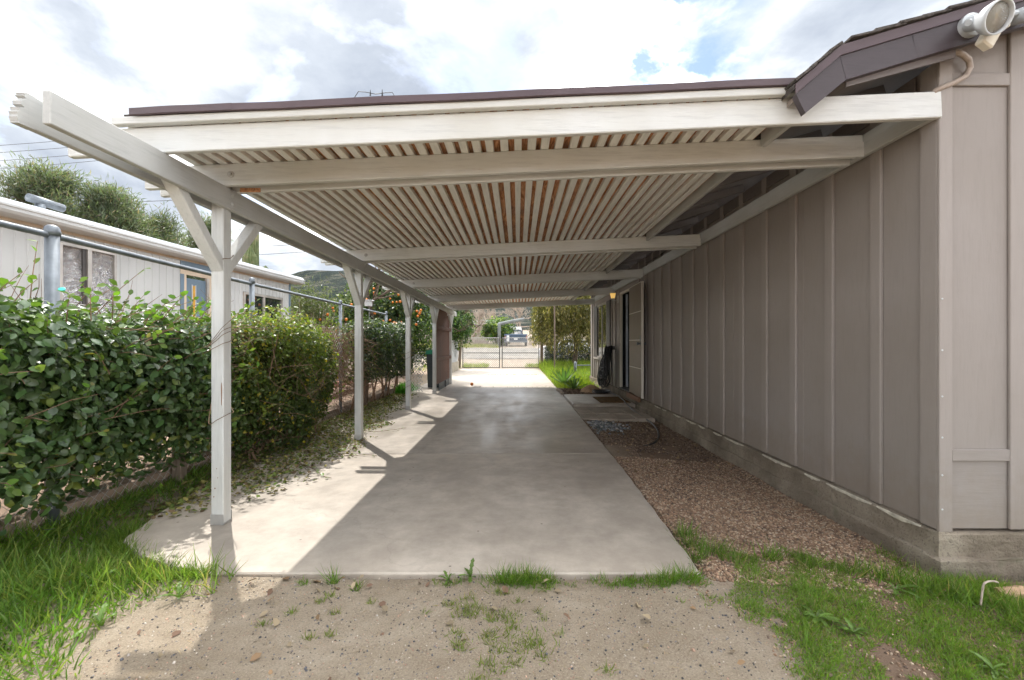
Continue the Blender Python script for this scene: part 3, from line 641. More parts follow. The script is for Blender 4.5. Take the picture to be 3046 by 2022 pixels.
# roof: steep kicked eave then a shallow main slope, gable rake board towards the camera
SL = 0.30
def roofline(x): return np.interp(x, [1.56, 1.79, 5.2], [2.70, 2.885, 2.885 + SL * (5.2 - 1.79)])
rk = [(1.594, 2.565), (1.82, 2.752), (4.7, 2.752 + SL * 2.88), (4.7, 2.885 + SL * 2.91), (1.785, 2.882), (1.541, 2.672)]
fa = MB()
def rakepiece(xa, xb, steep=False):
    if steep: pts = [(1.594, 2.565), (1.8185, 2.751), (1.7835, 2.8805), (1.541, 2.672)]
    else: pts = [(xa, 2.752 + SL * (xa - 1.82)), (xb, 2.752 + SL * (xb - 1.82)), (xb - 0.03, 2.885 + SL * (xb - 0.03 - 1.785)), (xa - 0.035, 2.882 + SL * (xa - 0.035 - 1.785))]
    return MB().prism(pts, 2.402, 2.440).build('fascia_board', 'brown_fascia', house)
rakepiece(0, 0, True); rakepiece(1.8205, 2.215); rakepiece(2.2165, 4.7)
def off(pts, dz0, dz1): return [(x, z + dz0) for x, z in pts] + [(x, z + dz1) for x, z in pts[::-1]]
top = [(1.535, 2.668), (1.785, 2.882), (4.72, 2.882 + SL * 2.935)]
roof = MB().prism(off(top, 0.0, 0.055), 2.392, 2.401).build('rake_flashing', 'flashing', house)
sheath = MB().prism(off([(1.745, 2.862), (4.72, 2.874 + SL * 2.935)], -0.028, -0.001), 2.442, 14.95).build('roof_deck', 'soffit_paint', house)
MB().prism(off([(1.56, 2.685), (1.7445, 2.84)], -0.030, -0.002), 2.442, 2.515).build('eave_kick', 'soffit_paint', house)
fs_ = MB().prism(off([(1.745, 2.864), (4.72, 2.884 + SL * 2.935)], 0.030, 0.062), 2.402, 14.95).build('roof_shingles', 'shingle', house)
MB().prism(off([(1.53, 2.665), (1.7448, 2.849)], 0.030, 0.062), 2.402, 2.515).build('eave_shingles', 'shingle', house)
rr = np.random.default_rng(11); d = 0.0
path = [Vector((1.525, 0, 2.728)), Vector((1.785, 0, 2.948)), Vector((4.7, 0, 2.948 + SL * 2.915))]
def along(t):
    l0 = (path[1] - path[0]).length
    if t < l0: v = (path[1] - path[0]).normalized(); return path[0] + v * t, v
    v = (path[2] - path[1]).normalized(); return path[1] + v * (t - l0), v
while d < 1.9:
    p, v = along(d); p2, _ = along(d + 0.135); L = 0.17 + rr.uniform(-0.02, 0.02); l0_ = (path[1] - path[0]).length
    if d < l0_: L = min(L, max(0.04, l0_ - d))
    y0 = 2.375 + rr.uniform(-0.006, 0.008)
    lift = 0.007
    for row in range(1):
        q0 = p + Vector((0, 0, 0.002 + lift)); q1 = p + v * L + Vector((0, 0, -0.002))
        MB().board((q0.x, y0 + 0.15, q0.z), (q1.x, y0 + 0.15, q1.z), 0.30, 0.012 + rr.uniform(0, 0.006), (0, 1, 0), 0.002).build('shingle', 'shingle', fs_)
    d += 0.135 + rr.uniform(-0.012, 0.012)
for y in np.arange(2.95, 14.6, 0.61):
    xa, xb = 1.835, 2.487; za = 2.752 + 0.012 + SL * (xa - 1.82); zb = 2.752 + 0.012 + SL * (xb - 1.82)
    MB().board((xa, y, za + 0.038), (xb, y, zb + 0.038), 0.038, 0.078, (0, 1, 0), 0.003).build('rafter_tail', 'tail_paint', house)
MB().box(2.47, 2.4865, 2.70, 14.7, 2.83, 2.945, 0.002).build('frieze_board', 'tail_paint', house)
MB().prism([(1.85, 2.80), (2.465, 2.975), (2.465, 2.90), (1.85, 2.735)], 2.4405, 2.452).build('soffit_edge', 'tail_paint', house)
# doorway, dark interior with an inner storm door, and the open leaf
dfr = MB(); dfr.box(2.440, 2.50, 10.33, 10.385, 0.25, 2.50, 0.003); dfr.box(2.440, 2.50, 9.305, 9.345, 0.25, 2.50, 0.003); dfr.box(2.440, 2.50, 9.346, 10.329, 2.45, 2.50, 0.003)
dfo = dfr.build('door_frame', 'door_trim', house)
MB().lathe([(0.012, 0), (0.012, 0.01), (0.006, 0.012)], 8, (2.4398, 10.36, 1.36), (-1, 0, 0)).build('doorbell', 'lamp_white', dfo)
MB().box(2.4395, 2.4405, 10.345, 10.37, 1.22, 1.30, 0.0004).build('strike_plate', 'galvanised', dfo)
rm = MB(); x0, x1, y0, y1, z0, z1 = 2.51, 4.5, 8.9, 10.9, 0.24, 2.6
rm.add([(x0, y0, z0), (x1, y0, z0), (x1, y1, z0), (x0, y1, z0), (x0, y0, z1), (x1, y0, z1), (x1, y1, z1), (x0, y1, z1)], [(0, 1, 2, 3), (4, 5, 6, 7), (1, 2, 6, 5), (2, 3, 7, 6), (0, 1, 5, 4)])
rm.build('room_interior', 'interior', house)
MB().box(2.545, 2.585, 10.16, 10.21, 0.27, 2.44, 0.003).box(2.60, 2.64, 9.95, 10.0, 0.27, 2.44, 0.003).build('storm_door_stile', 'inner_door', house)
MB().box(2.62, 2.64, 9.40, 9.94, 0.9, 2.44, 0.003).build('storm_door_panel', 'blue_paint', house)
MB().box(2.405, 2.56, 9.346, 10.329, 0.225, 0.252, 0.004).build('door_sill', 'dark_frame', house)
th = MB().board((2.365, 8.42, 0.19), (2.365, 9.36, 0.19), 0.045, 0.09, (1, 0, 0), 0.006).build('step_board', 'threshold_wood', house)
hx_, hy_, ex, ey = 2.425, 9.36, 2.385, 8.28
dv = Vector((ex - hx_, ey - hy_, 0)).normalized(); dn = Vector((-dv.y, dv.x, 0)); dn = dn if dn.x < 0 else -dn
def dpt(t, z, o=0.0): return Vector((hx_, hy_, 0)) + dv * t + dn * o + Vector((0, 0, z))
LW = math.hypot(ex - hx_, ey - hy_)
leaf = MB().board(dpt(LW / 2 - 0.02, 0.25), dpt(LW / 2 - 0.02, 2.47), LW - 0.04, 0.036, dv, 0.002).build('door', 'door_veneer', house)
MB().board(dpt(LW - 0.012, 0.235), dpt(LW - 0.012, 2.48), 0.045, 0.044, dv, 0.003).build('door_edge', 'door_trim', leaf)
MB().board(dpt(0.0, 2.478), dpt(LW - 0.036, 2.478), 0.04, 0.012, dn, 0.002).build('door_edge', 'door_trim', leaf)
for z in (0.80, 1.355, 1.915): MB().board(dpt(0.01, z, 0.019), dpt(LW - 0.036, z, 0.019), 0.004, 0.016, dn, 0.001).build('door_strip', 'door_trim', leaf)
kn = MB()
for o in (1, -1): kn.lathe([(0.03, 0), (0.03, 0.006), (0.012, 0.01), (0.012, 0.03), (0.026, 0.04), (0.030, 0.052), (0.024, 0.066), (0.006, 0.07)], 12, dpt(LW - 0.1, 1.285, o * 0.019), dn * o)
kn.build('door_knob', 'galvanised', leaf, True)
MB().board(dpt(LW - 0.1, 1.33, 0.0205), dpt(LW - 0.1, 1.44, 0.0205), 0.07, 0.004, dv, 0.001).build('lock_plate', 'galvanised', leaf)
# window with dark casing and reflecting panes
wf = MB(); wf.box(2.452, 2.50, 11.56, 12.02, 0.86, 2.45, 0.004); wf.box(2.452, 2.50, 13.40, 13.93, 0.86, 2.45, 0.004)
win = wf.build('window', 'dark_frame', house)
MB().box(2.456, 2.495, 12.02, 13.40, 2.40, 2.46, 0.003).box(2.456, 2.495, 12.68, 12.72, 0.90, 2.40, 0.003).box(2.456, 2.495, 12.02, 13.40, 0.86, 0.90, 0.003).box(2.456, 2.495, 12.0205, 12.06, 0.90, 2.40, 0.003).build('window_frame', 'alu_frame', win)
for a, b_ in ((12.06, 12.68), (12.72, 13.40)): MB().box(2.474, 2.478, a, b_, 0.90, 2.40, 0.0003).build('pane', 'window_glass', win)
MB().box(2.43, 2.4865, 11.50, 14.0, 0.80, 0.858, 0.004).build('window_sill', 'taupe_trim', house)
MB().tube([(2.44, 14.86, 0.93), (2.38, 14.86, 0.93), (2.34, 14.86, 0.90)], 0.012, 6).build('wall_tap', 'conduit_paint', house)
# ================================================================== fittings on the house
lt = thing('wall_lantern', 'small lit amber wall lantern beside the doorway under the carport', 'lantern', (2.44, 10.62, 2.5))
lx, ly, lz = 2.33, 10.62, 2.44
MB().box(2.452, 2.468, ly - 0.045, ly + 0.045, lz - 0.16, lz + 0.02, 0.004).build('back_plate', 'lamp_white', lt)
MB().tube([(2.455, ly, lz - 0.06), (2.40, ly, lz - 0.11), (2.35, ly, lz - 0.09), (lx, ly, lz - 0.05)], 0.011, 6).lathe([(0.004, -0.2), (0.012, -0.12), (0.03, -0.06), (0.05, -0.05)], 8, (lx, ly, lz)).build('bracket', 'lamp_white', lt)
MB().lathe([(0.045, -0.05), (0.075, 0.07), (0.07, 0.075)], 6, (lx, ly, lz)).build('glass_shade', 'lantern_amber', lt)
MB().lathe([(0.082, 0.075), (0.055, 0.11), (0.02, 0.125), (0.008, 0.15), (0.002, 0.155)], 6, (lx, ly, lz)).build('cap', 'lamp_white', lt)
fl = thing('flood_light', 'white twin flood light with ribbed glass lens under the brown fascia', 'flood light', (2.48, 2.39, 3.0))
def fp(sx_, sy_, Y): return at(sx_, sy_, Y)
c0 = fp(2893, 72, 2.38)
MB().lathe([(0.062, 0.02), (0.062, -0.025), (0.05, -0.032), (0.0, -0.034)], 20, (c0.x, 2.40, c0.z), (0, 1, 0)).build('junction_box', 'lamp_white', fl)
def lamp_head(p, ax, s=1.0):
    ax = Vector(ax).normalized()
    h = MB().lathe([(0.030 * s, -0.11 * s), (0.038 * s, -0.10 * s), (0.040 * s, -0.04 * s), (0.070 * s, 0.0), (0.082 * s, 0.035 * s), (0.084 * s, 0.06 * s), (0.076 * s, 0.06 * s), (0.074 * s, 0.03 * s), (0.03 * s, 0.0)], 24, p, ax).build('lamp_housing', 'lamp_white', fl, True)
    MB().lathe([(0.0742 * s, 0.040 * s), (0.06 * s, 0.053 * s), (0.03 * s, 0.060 * s), (0.001, 0.062 * s)], 24, p, ax).build('lens', 'lens_glass', h, True)
    MB().lathe([(0.072 * s, 0.034 * s), (0.05 * s, 0.016 * s), (0.02 * s, 0.005), (0.001, 0.004)], 20, p, ax).build('reflector', 'reflector', h, True)
    MB().lathe([(0.012 * s, 0.005), (0.012 * s, 0.025 * s), (0.002, 0.03 * s)], 8, p, ax).build('filament_cap', 'lamp_white', h)
p1 = fp(2938, 58, 2.27); lamp_head(p1, (0.10, -0.95, -0.42), 0.95); p2 = fp(3085, 30, 2.30); lamp_head(p2, (0.2, -0.9, -0.25))
MB().tube([(c0.x, 2.39, c0.z), (c0.x + 0.02, 2.34, c0.z + 0.01), p1 + Vector((-0.05, 0.05, 0.02))], 0.016, 8).build('swivel_arm', 'lamp_white', fl)
MB().tube([(c0.x + 0.03, 2.38, c0.z), (c0.x + 0.12, 2.36, c0.z + 0.02), p2 + Vector((-0.05, 0.05, 0.02))], 0.016, 8).build('swivel_arm', 'lamp_white', fl)
s0 = fp(2935, 118, 2.33)
MB().board(s0 + Vector((-0.02, 0, -0.038)), s0 + Vector((0.025, -0.005, 0.045)), 0.075, 0.05, (1, 0.1, 0), 0.008).board(s0 + Vector((0.03, -0.015, 0.045)), s0 + Vector((0.085, -0.015, 0.065)), 0.05, 0.035, (0, 1, 0), 0.006).build('motion_sensor', 'sensor_ivory', fl)
pts = [fp(2835, 152, 2.47), fp(2862, 160, 2.48), fp(2882, 178, 2.50), fp(2886, 200, 2.51), fp(2872, 226, 2.52), fp(2842, 244, 2.526), fp(2805, 258, 2.528), fp(2775, 275, 2.53)]
tag(MB().tube(pts, 0.016, 8).build('conduit', 'conduit_paint', None, True), 'bent taupe painted cable conduit between fascia and house corner', 'conduit')

# ---------------------------------------------------------------- hose, step, mat, pavers
hs = []; r_ = np.random.default_rng(21)
mb = MB()
for k in range(26):
    t = k / 25; yc = 11.0 + r_.uniform(-0.14, 0.14); wd = r_.uniform(0.16, 0.40); bot = r_.uniform(0.10, 0.50) if k % 4 else r_.uniform(0.5, 0.8); xo = 2.41 - 0.02 - r_.uniform(0, 0.16)
    topz = 1.20 + r_.uniform(-0.05, 0.03); cyc = yc + r_.uniform(-0.1, 0.1); ph_ = r_.uniform(-0.3, 0.3)
    pts = []
    for j in range(25):
        an = 2 * math.pi * j / 24; c_, s_ = math.cos(an), math.sin(an)
        zz = (topz + bot) / 2 + (topz - bot) / 2 * c_; fr_ = (topz - zz) / (topz - bot)
        wy = wd * (0.18 + 0.82 * fr_ ** 0.7) * s_
        pts.append((xo - 0.16 * fr_ * r_.uniform(0.9, 1.0) + 0.03 * math.sin(an * 2 + ph_), yc + (cyc - yc) * fr_ + wy, zz + 0.012 * math.sin(an * 3 + k)))
    mb.tube(pts, 0.0125, 6, cap=False)
for k in range(4):
    pts = []; rx, ry = 0.20 + 0.03 * k, 0.20 + 0.04 * k
    for j in range(19): an = 2 * math.pi * j / 18; pts.append((2.12 + 0.0 * k + rx * math.cos(an) * 0.8, 10.95 + ry * math.sin(an), 0.062 + 0.016 * (k % 3) + 0.006 * math.sin(an * 3)))
    mb.tube(pts, 0.0125, 6, cap=False)
tail = [(2.25, 10.75, 0.07), (2.33, 10.3, 0.068), (2.30, 9.7, 0.07), (2.26, 9.2, 0.07), (2.22, 8.95, 0.066), (2.24, 8.75, 0.03), (2.22, 8.3, 0.0), (2.21, 7.6, -0.01), (2.20, 7.0, -0.035), (2.08, 6.4, -0.05), (1.85, 5.85, -0.045), (1.62, 5.6, -0.045)]
def smooth(pts, n=6):
    P = [Vector(p) for p in pts]; out = []
    for i in range(len(P) - 1):
        p0, p1, p2, p3 = P[max(i - 1, 0)], P[i], P[i + 1], P[min(i + 2, len(P) - 1)]
        for k in range(n):
            t = k / n; out.append(0.5 * ((2 * p1) + (p2 - p0) * t + (2 * p0 - 5 * p1 + 4 * p2 - p3) * t * t + (3 * p1 - p0 - 3 * p2 + p3) * t ** 3))
    out.append(P[-1]); return out
mb.tube(smooth(tail), 0.0125, 6)
tag(mb.build('garden_hose', 'hose_rubber', None, True), 'black garden hose coiled thickly on the house wall, its end trailing over the gravel', 'hose')
tag(MB().box(2.39, 2.466, 10.97, 11.05, 1.13, 1.22, 0.006).build('hose_hook', 'dark_steel'), 'small dark hook on the house wall holding the coiled hose', 'hook')
tag(MB().box(1.125, 2.412, 8.88, 10.55, -0.06, 0.052, 0.012).build('door_step', 'concrete_worn'), 'low concrete slab step in front of the open door', 'step')
mt = MB().box(1.72, 2.36, 9.02, 9.98, 0.0535, 0.066, 0.004).build('doormat', 'mat_coir'); tag(mt, 'worn brown coir doormat on the concrete step', 'doormat')
pv = thing('paver_patch', 'patch of square grey concrete pavers next to the door step', 'paving', (1.75, 8.1, 0))
r_ = np.random.default_rng(4)
for row, (ya, yb) in enumerate(((7.42, 7.98), (7.985, 8.43), (8.435, 8.87))):
    xx = 1.12
    for k in range(4):
        w = 0.31 + r_.uniform(-0.02, 0.02) - (0.015 if k == 0 else 0); xe = min(xx + w, 2.40)
        z = -0.004 + r_.uniform(-0.008, 0.008)
        MB().box(xx + 0.006, xe - 0.006, ya + 0.005 + r_.uniform(0, 0.008), yb - 0.005, -0.1, z, 0.006).build('paver', 'paver_grey', pv); xx += w
for k in range(3): MB().box(1.16 + 0.31 * k, 1.46 + 0.31 * k, 10.57, 10.88, -0.1, 0.012 + 0.004 * (k % 2), 0.006).build('paver', 'paver_grey', pv)

# ================================================================== fence on the left with galvanised rail
FX = -3.2
fence = thing('chain_link_fence', 'chain-link fence with galvanised pipe posts and top rail running through the hedges', 'fence', (FX, 6.5, 0.1))
for y, r0, zt in ((0.55, 0.0375, 2.10), (2.98, 0.0385, 2.105), (5.22, 0.030, 2.085), (7.83, 0.028, 2.075), (10.55, 0.028, 2.07)):
    MB().lathe([(r0, -0.1), (r0, zt - 0.06)], 14, (FX, y, 0)).build('fence_post', 'galvanised', fence, True)
    MB().lathe([(r0 * 1.14, zt - 0.075), (r0 * 1.18, zt - 0.045), (r0 * 1.10, zt - 0.035), (r0 * 1.0, zt - 0.018), (r0 * 0.6, zt - 0.004), (0.003, zt)], 14, (FX, y, 0)).build('post_cap', 'galvanised', fence, True)
MB().tube([(FX, -0.5, 2.04), (FX, 2.98, 2.03), (FX, 5.22, 2.005), (FX, 7.83, 2.0), (FX, 10.55, 1.995)], 0.0205, 10).build('top_rail', 'galvanised', fence, True)
MB().tube([(FX + 0.02, -0.5, 1.63), (FX + 0.02, 2.98, 1.575), (FX + 0.02, 5.22, 1.53), (FX + 0.02, 7.83, 1.56), (FX + 0.02, 10.55, 1.56)], 0.0022, 4).build('tension_wire', 'wire', fence)
mb = MB()
def chain(mb, org, ux, uz, w, h, s, r):
    org, ux, uz = Vector(org), Vector(ux), Vector(uz)
    for sg in (1, -1):
        k = -h
        while k < w + h:
            a, b_ = (k, 0.0), (k + h, h)
            if a[0] < 0: a = (0.0, -k)
            if b_[0] > w: b_ = (w, h - (b_[0] - w))
            if b_[0] > a[0] + 0.01 and a[1] < h and b_[1] > 0:
                pa, pb = (a, b_) if sg > 0 else ((w - a[0], a[1]), (w - b_[0], b_[1]))
                mb.tube([org + ux * pa[0] + uz * pa[1], org + ux * pb[0] + uz * pb[1]], r, 3, cap=False)
            k += s
chain(mb, (FX + 0.03, 1.2, -0.02), (0, 1, 0), (0, 0, 1), 10.3, 1.5, 0.085, 0.0017)
mb.build('wire_mesh', 'wire', fence)
for y in (8.86, 4.0):
    MB().board((-3.12, y, -0.05), (-3.12, y, 1.35), 0.085, 0.085, (1, 0, 0), 0.006).build('wooden_post', 'grey_post_wood', fence)
MB().board((-3.215, 2.2, 0.06), (-3.215, 7.2, 0.05), 0.04, 0.17, (1, 0, 0), 0.006).build('kick_board', 'old_board', fence)
MB().board((-3.215, 7.21, 0.05), (-3.20, 11.6, 0.06), 0.04, 0.18, (1, 0, 0), 0.006).build('kick_board', 'old_board', fence)
bd = thing('garden_edging', 'reddish timber edging of a raised bed behind the chain-link fence', 'edging', (-4.0, 9.2, 0.14))
for x, z, y0, y1 in ((-3.75, 0.20, 7.0, 11.0), (-4.3, 0.30, 7.4, 11.5), (-4.9, 0.42, 7.6, 12)): MB().board((x, y0, z), (x, y1, z + 0.02), 0.09, 0.13, (1, 0, 0), 0.008).build('timber', 'red_stone' if x < -4 else 'old_board', bd)

# ---------------------------------------------------------------- gate between the last posts, bin, lattice
wg = thing('wooden_gate', 'red-brown arched plank gate between the two farthest carport posts', 'gate', (-2.14, 12.4, 0))
ga, gb = 11.26, 13.64; n = 11
for k in range(n):
    y0 = ga + (gb - ga) * k / n; y1 = ga + (gb - ga) * (k + 1) / n; t = (k + .5) / n; zt = 1.98 + 0.32 * math.sin(math.pi * t) ** 0.8
    MB().box(-2.165, -2.145, y0 + 0.004, y1 - 0.004, 0.20, zt, 0.003).build('plank', 'red_timber', wg)
for z in (0.82, 1.66): MB().box(-2.144, -2.10, ga - 0.0, gb + 0.06, z, z + 0.10, 0.004).build('rail', 'red_timber', wg)
MB().box(-2.168, -2.15, ga + 0.6, gb - 0.02, 0.0, 0.195, 0.003).build('kick_panel', 'bin_dark', wg)
bn = thing('wheelie_bin', 'dark bin with green lid standing behind the fourth carport post', 'bin', (-2.62, 12.3, 0))
MB().prism([(-2.56, 0.03), (-2.26, 0.03), (-2.22, 0.98), (-2.60, 0.98)], 12.35, 12.85).build('body', 'bin_dark', bn)
MB().prism([(-2.63, 0.98), (-2.19, 0.98), (-2.21, 1.05), (-2.4, 1.12), (-2.6, 1.08)], 12.3, 12.9).build('lid', 'bin_green', bn)
for x in (-2.86, -2.50): MB().lathe([(0.1, 0), (0.1, 0.05)], 10, (x + 0.32, 12.88, 0.1), (1, 0, 0)).build('wheel', 'black_rubber', bn)
lp = thing('lattice_panel', 'bowed white lattice panel leaning behind the carport posts near the bin', 'lattice', (-2.75, 11.6, 0))
def lattice(name, f, w, h, s, width, mat, parent):
    mb = MB()
    for sg in (1, -1):
        k = -h
        while k < w:
            pts = []
            for j in range(9):
                zz = h * j / 8; xx = k + zz
                if 0 <= xx <= w: pts.append(f(xx if sg > 0 else w - xx, zz, 0.004 * sg))
            if len(pts) > 1: mb.tube(pts, width / 2, 4)
            k += s
    return mb.build(name, mat, parent)
lattice('strip', lambda u, z, o: (-3.05 + u * 0.95, 11.75 - 0.35 * math.sin(u * 3.0) + o, 0.02 + z), 0.62, 0.98, 0.085, 0.018, 'metal_white', lp)
wl_ = thing('white_trellis', 'small white trellis fence beside the wooden gatepost at the far end', 'trellis', (-2.95, 19.5, 0))
lattice('strip', lambda u, z, o: (-2.93 + o, 17.6 + u, 0.42 + z), 3.6, 1.0, 0.16, 0.03, 'metal_white', wl_)
MB().box(-2.955, -2.905, 17.55, 17.65, 0, 1.5, 0.004).build('post', 'metal_white', wl_); MB().box(-2.96, -2.90, 17.66, 21.4, 0.0, 0.42, 0.004).build('base_board', 'plaster_cream', wl_)

# ---------------------------------------------------------------- far chain-link gates
def far_gate(name, x0, x1, label):
    g = thing(name, label, 'gate', ((x0 + x1) / 2, 22.3, 0), 'chain-link gates closing the driveway')
    for x in (x0, x1): MB().lathe([(0.024, 0.03), (0.024, 1.60), (0.012, 1.62)], 8, (x, 22.3, 0)).build('stile', 'dark_steel', g)
    for z, m_ in ((1.575, 'wire'), (0.80, 'dark_steel'), (0.05, 'dark_steel')): MB().tube([(x0, 22.3, z), (x1, 22.3, z)], 0.021, 6).build('rail', m_, g)
    mb = MB(); chain(mb, (x0, 22.29, 0.05), (1, 0, 0), (0, 0, 1), x1 - x0, 1.52, 0.105, 0.006); mb.build('wire_mesh', 'wire', g)
far_gate('mesh_gate', -2.82, -0.93, 'chain-link gate leaf hinged on the leaning wooden post')
far_gate('mesh_gate', -0.80, 1.09, 'chain-link gate leaf next to the pepper tree and green grass')
tag(MB().board((-3.03, 22.4, -0.1), (-2.93, 22.4, 1.64), 0.14, 0.14, (1, 0, 0), 0.01).build('gate_post', 'grey_post_wood'), 'leaning weathered wooden gatepost beside the white trellis', 'post')
tag(MB().board((1.24, 22.4, -0.1), (1.24, 22.4, 1.62), 0.15, 0.15, (1, 0, 0), 0.01).build('gate_post', 'grey_post_wood'), 'dark wooden gatepost half hidden by the pepper tree', 'post')
sf = thing('side_fence', 'chain-link fence run screening dark shrubs right of the driveway gate', 'fence', (3.0, 22.5, 0))
mb = MB(); chain(mb, (1.33, 22.45, 0.05), (1, 0, 0), (0, 0, 1), 4.0, 1.35, 0.105, 0.0042); mb.build('wire_mesh', 'dark_steel', sf)
for x in (2.6, 5.3): MB().lathe([(0.03, 0), (0.03, 1.45), (0.01, 1.47)], 8, (x, 22.47, 0)).build('fence_post', 'dark_steel', sf)
MB().tube([(1.33, 22.45, 1.4), (5.33, 22.45, 1.4)], 0.02, 6).build('top_rail', 'dark_steel', sf)
tag(MB().tube([(1.55, 18.3, -0.2), (1.56, 18.3, 1.6), (1.54, 18.3, 3.4)], 0.032, 7).build('rusty_pole', 'grey_post_wood'), 'thin brown pole standing in the grass right of the driveway', 'pole')
tr = thing('pipe_barrier', 'low galvanised pipe frame in the grass against the far house corner', 'frame', (2.4, 16.8, 0))
MB().lathe([(0.055, -0.1), (0.055, 0.55), (0.03, 0.58)], 10, (2.23, 16.8, 0)).build('post', 'galvanised', tr, True)
for z in (0.44, 0.13): MB().tube([(2.23, 16.8, z), (3.2, 16.9, z)], 0.022, 6).build('rail', 'galvanised', tr)
# ================================================================== neighbour's mobile home
home = thing('mobile_home', 'white ribbed mobile home with blue door beyond the hedge', 'mobile home', (-8.8, 8.0, 0.14))
def hx_w(y): return -6.91 + 0.066 * (y - 5.556)
def wp(y, z, o=0.0): return (hx_w(y) + o, y, z)
def hbox(y0, y1, z0, z1, o0, o1, name, mat, parent):
    vs = [wp(y, z, o) for o in (o0, o1) for y, z in ((y0, z0), (y1, z0), (y1, z1), (y0, z1))]
    return MB().add(vs, [(3, 2, 1, 0), (4, 5, 6, 7), (0, 1, 5, 4), (1, 2, 6, 5), (2, 3, 7, 6), (3, 0, 4, 7)]).build(name, mat, parent)
def ribbed(y0, y1, z0, z1):
    vs = []; y = y0; k = 0; prof = [(0.0, 0.0), (0.055, 0.0), (0.066, -0.011), (0.086, -0.011), (0.097, 0.0)]
    ys2 = []
    while y < y1:
        for d_, o in prof:
            if y + d_ < y1: ys2.append((y + d_, o))
        y += 0.15
    ys2.append((y1, 0.0))
    for yy, o in ys2: vs += [wp(yy, z0, o), wp(yy, z1, o)]
    return MB().add(vs, [(2 * i, 2 * i + 2, 2 * i + 3, 2 * i + 1) for i in range(len(ys2) - 1)]).build('siding_panel', 'metal_white', home)
HE = 12.25
for a, b_ in ((0.6, 1.8), (1.8, 3.0), (3.0, 4.2), (4.2, 5.4), (5.4, 6.45), (7.32, 8.62), (9.60, 10.40), (11.98, HE)): ribbed(a, b_ - 0.004, 0.3, 3.05)
ribbed(6.45, 7.32, 2.82, 3.05); ribbed(6.45, 7.32, 0.3, 1.6); ribbed(10.4, 11.98, 2.54, 3.05); ribbed(10.4, 11.98, 0.3, 1.6)
hbox(HE, HE + 0.07, 0.3, 3.0, -0.05, 0.012, 'corner_trim', 'blue_paint', home)
MB().add([wp(HE + .06, 0.3, 0), wp(HE + .06, 3.0, 0), (-11.2, HE + .1, 3.0), (-11.2, HE + .1, 0.3)], [(0, 1, 2, 3)]).build('end_wall', 'metal_white', home)
# eave: rounded gutter and roof edge
for nm, mt_, pr in (('gutter', 'metal_white', [(0.0, 2.985), (0.20, 2.985), (0.25, 3.0), (0.275, 3.035), (0.275, 3.075), (0.29, 3.085), (0.29, 3.11), (0.0, 3.11)]), ('roof_edge', 'roof_metal', [(0.0, 3.111), (0.262, 3.111), (0.245, 3.15), (0.215, 3.185), (0.0, 3.20)])):
    vs = [wp(y, z, o) for y in (0.4, HE + 0.32) for o, z in pr]; n = len(pr)
    MB().add(vs, [tuple(range(n - 1, -1, -1)), tuple(range(n, 2 * n))] + [(i, (i + 1) % n, n + (i + 1) % n, n + i) for i in range(n)]).build(nm, mt_, home)
vs = [wp(0.4, 3.19, 0.2), wp(HE + 0.3, 3.19, 0.2), (-9.0, HE + 0.5, 3.42), (-9.2, 0.4, 3.42), (-11.4, HE + 0.6, 3.19), (-11.6, 0.4, 3.19)]
roofm = MB().add(vs, [(0, 1, 2, 3), (3, 2, 4, 5)]).build('roof', 'roof_metal', home)
v1 = Vector(wp(6.45, 3.2, -0.25))
MB().lathe([(0.06, 0), (0.06, 0.16)], 12, v1).build('vent_pipe', 'galvanised', roofm, True)
MB().tube([v1 + Vector((-0.02, -0.14, 0.215)), v1 + Vector((0.02, 0.30, 0.19))], 0.062, 12).build('vent_cowl', 'galvanised', roofm, True)
MB().box(v1.x - 0.12, v1.x + 0.5, 8.9, 9.7, 3.2, 3.245, 0.01).build('roof_hatch', 'metal_white', roofm)
w1 = hbox(6.46, 6.50, 1.6, 2.80, -0.02, 0.03, 'window', 'alu_frame', home)
hbox(7.28, 7.32, 1.6, 2.80, -0.02, 0.03, 'window_jamb', 'alu_frame', w1); hbox(6.50, 7.28, 2.77, 2.81, -0.02, 0.03, 'window_head', 'alu_frame', w1); hbox(6.86, 6.92, 1.6, 2.77, -0.02, 0.028, 'mullion', 'alu_frame', w1)
rgf = np.random.default_rng(77)
for a, b_, o in ((6.50, 6.86, -0.014), (6.92, 7.28, -0.004)):
    nu, nv = 12, 34; vs = []
    for j in range(nv + 1):
        for i in range(nu + 1): vs.append(wp(a + (b_ - a) * (i + (rgf.uniform(-.4, .4) if 0 < i < nu else 0)) / nu, 1.6 + 1.17 * (j + (rgf.uniform(-.4, .4) if 0 < j < nv else 0)) / nv, o + rgf.uniform(-0.016, 0.012)))
    MB().add(vs, [t_ for j in range(nv) for i in range(nu) for t_ in ((j * (nu + 1) + i, j * (nu + 1) + i + 1, (j + 1) * (nu + 1) + i + 1), (j * (nu + 1) + i, (j + 1) * (nu + 1) + i + 1, (j + 1) * (nu + 1) + i))]).build('foil_pane', 'foil', w1)
hbox(6.80, 6.859, 1.6, 2.77, -0.013, 0.006, 'sash_shadow_strip', 'dark_frame', w1)
w2 = hbox(10.42, 10.47, 1.6, 2.52, -0.02, 0.02, 'window', 'alu_frame', home)
hbox(11.9, 11.95, 1.6, 2.52, -0.02, 0.02, 'window_jamb', 'alu_frame', w2); hbox(10.47, 11.9, 2.48, 2.53, -0.02, 0.02, 'window_head', 'alu_frame', w2); hbox(11.15, 11.2, 1.6, 2.48, -0.02, 0.018, 'mullion', 'alu_frame', w2)
for a, b_ in ((10.47, 11.15), (11.2, 11.9)): hbox(a, b_, 1.6, 2.48, -0.015, -0.01, 'pane', 'window_glass', w2)
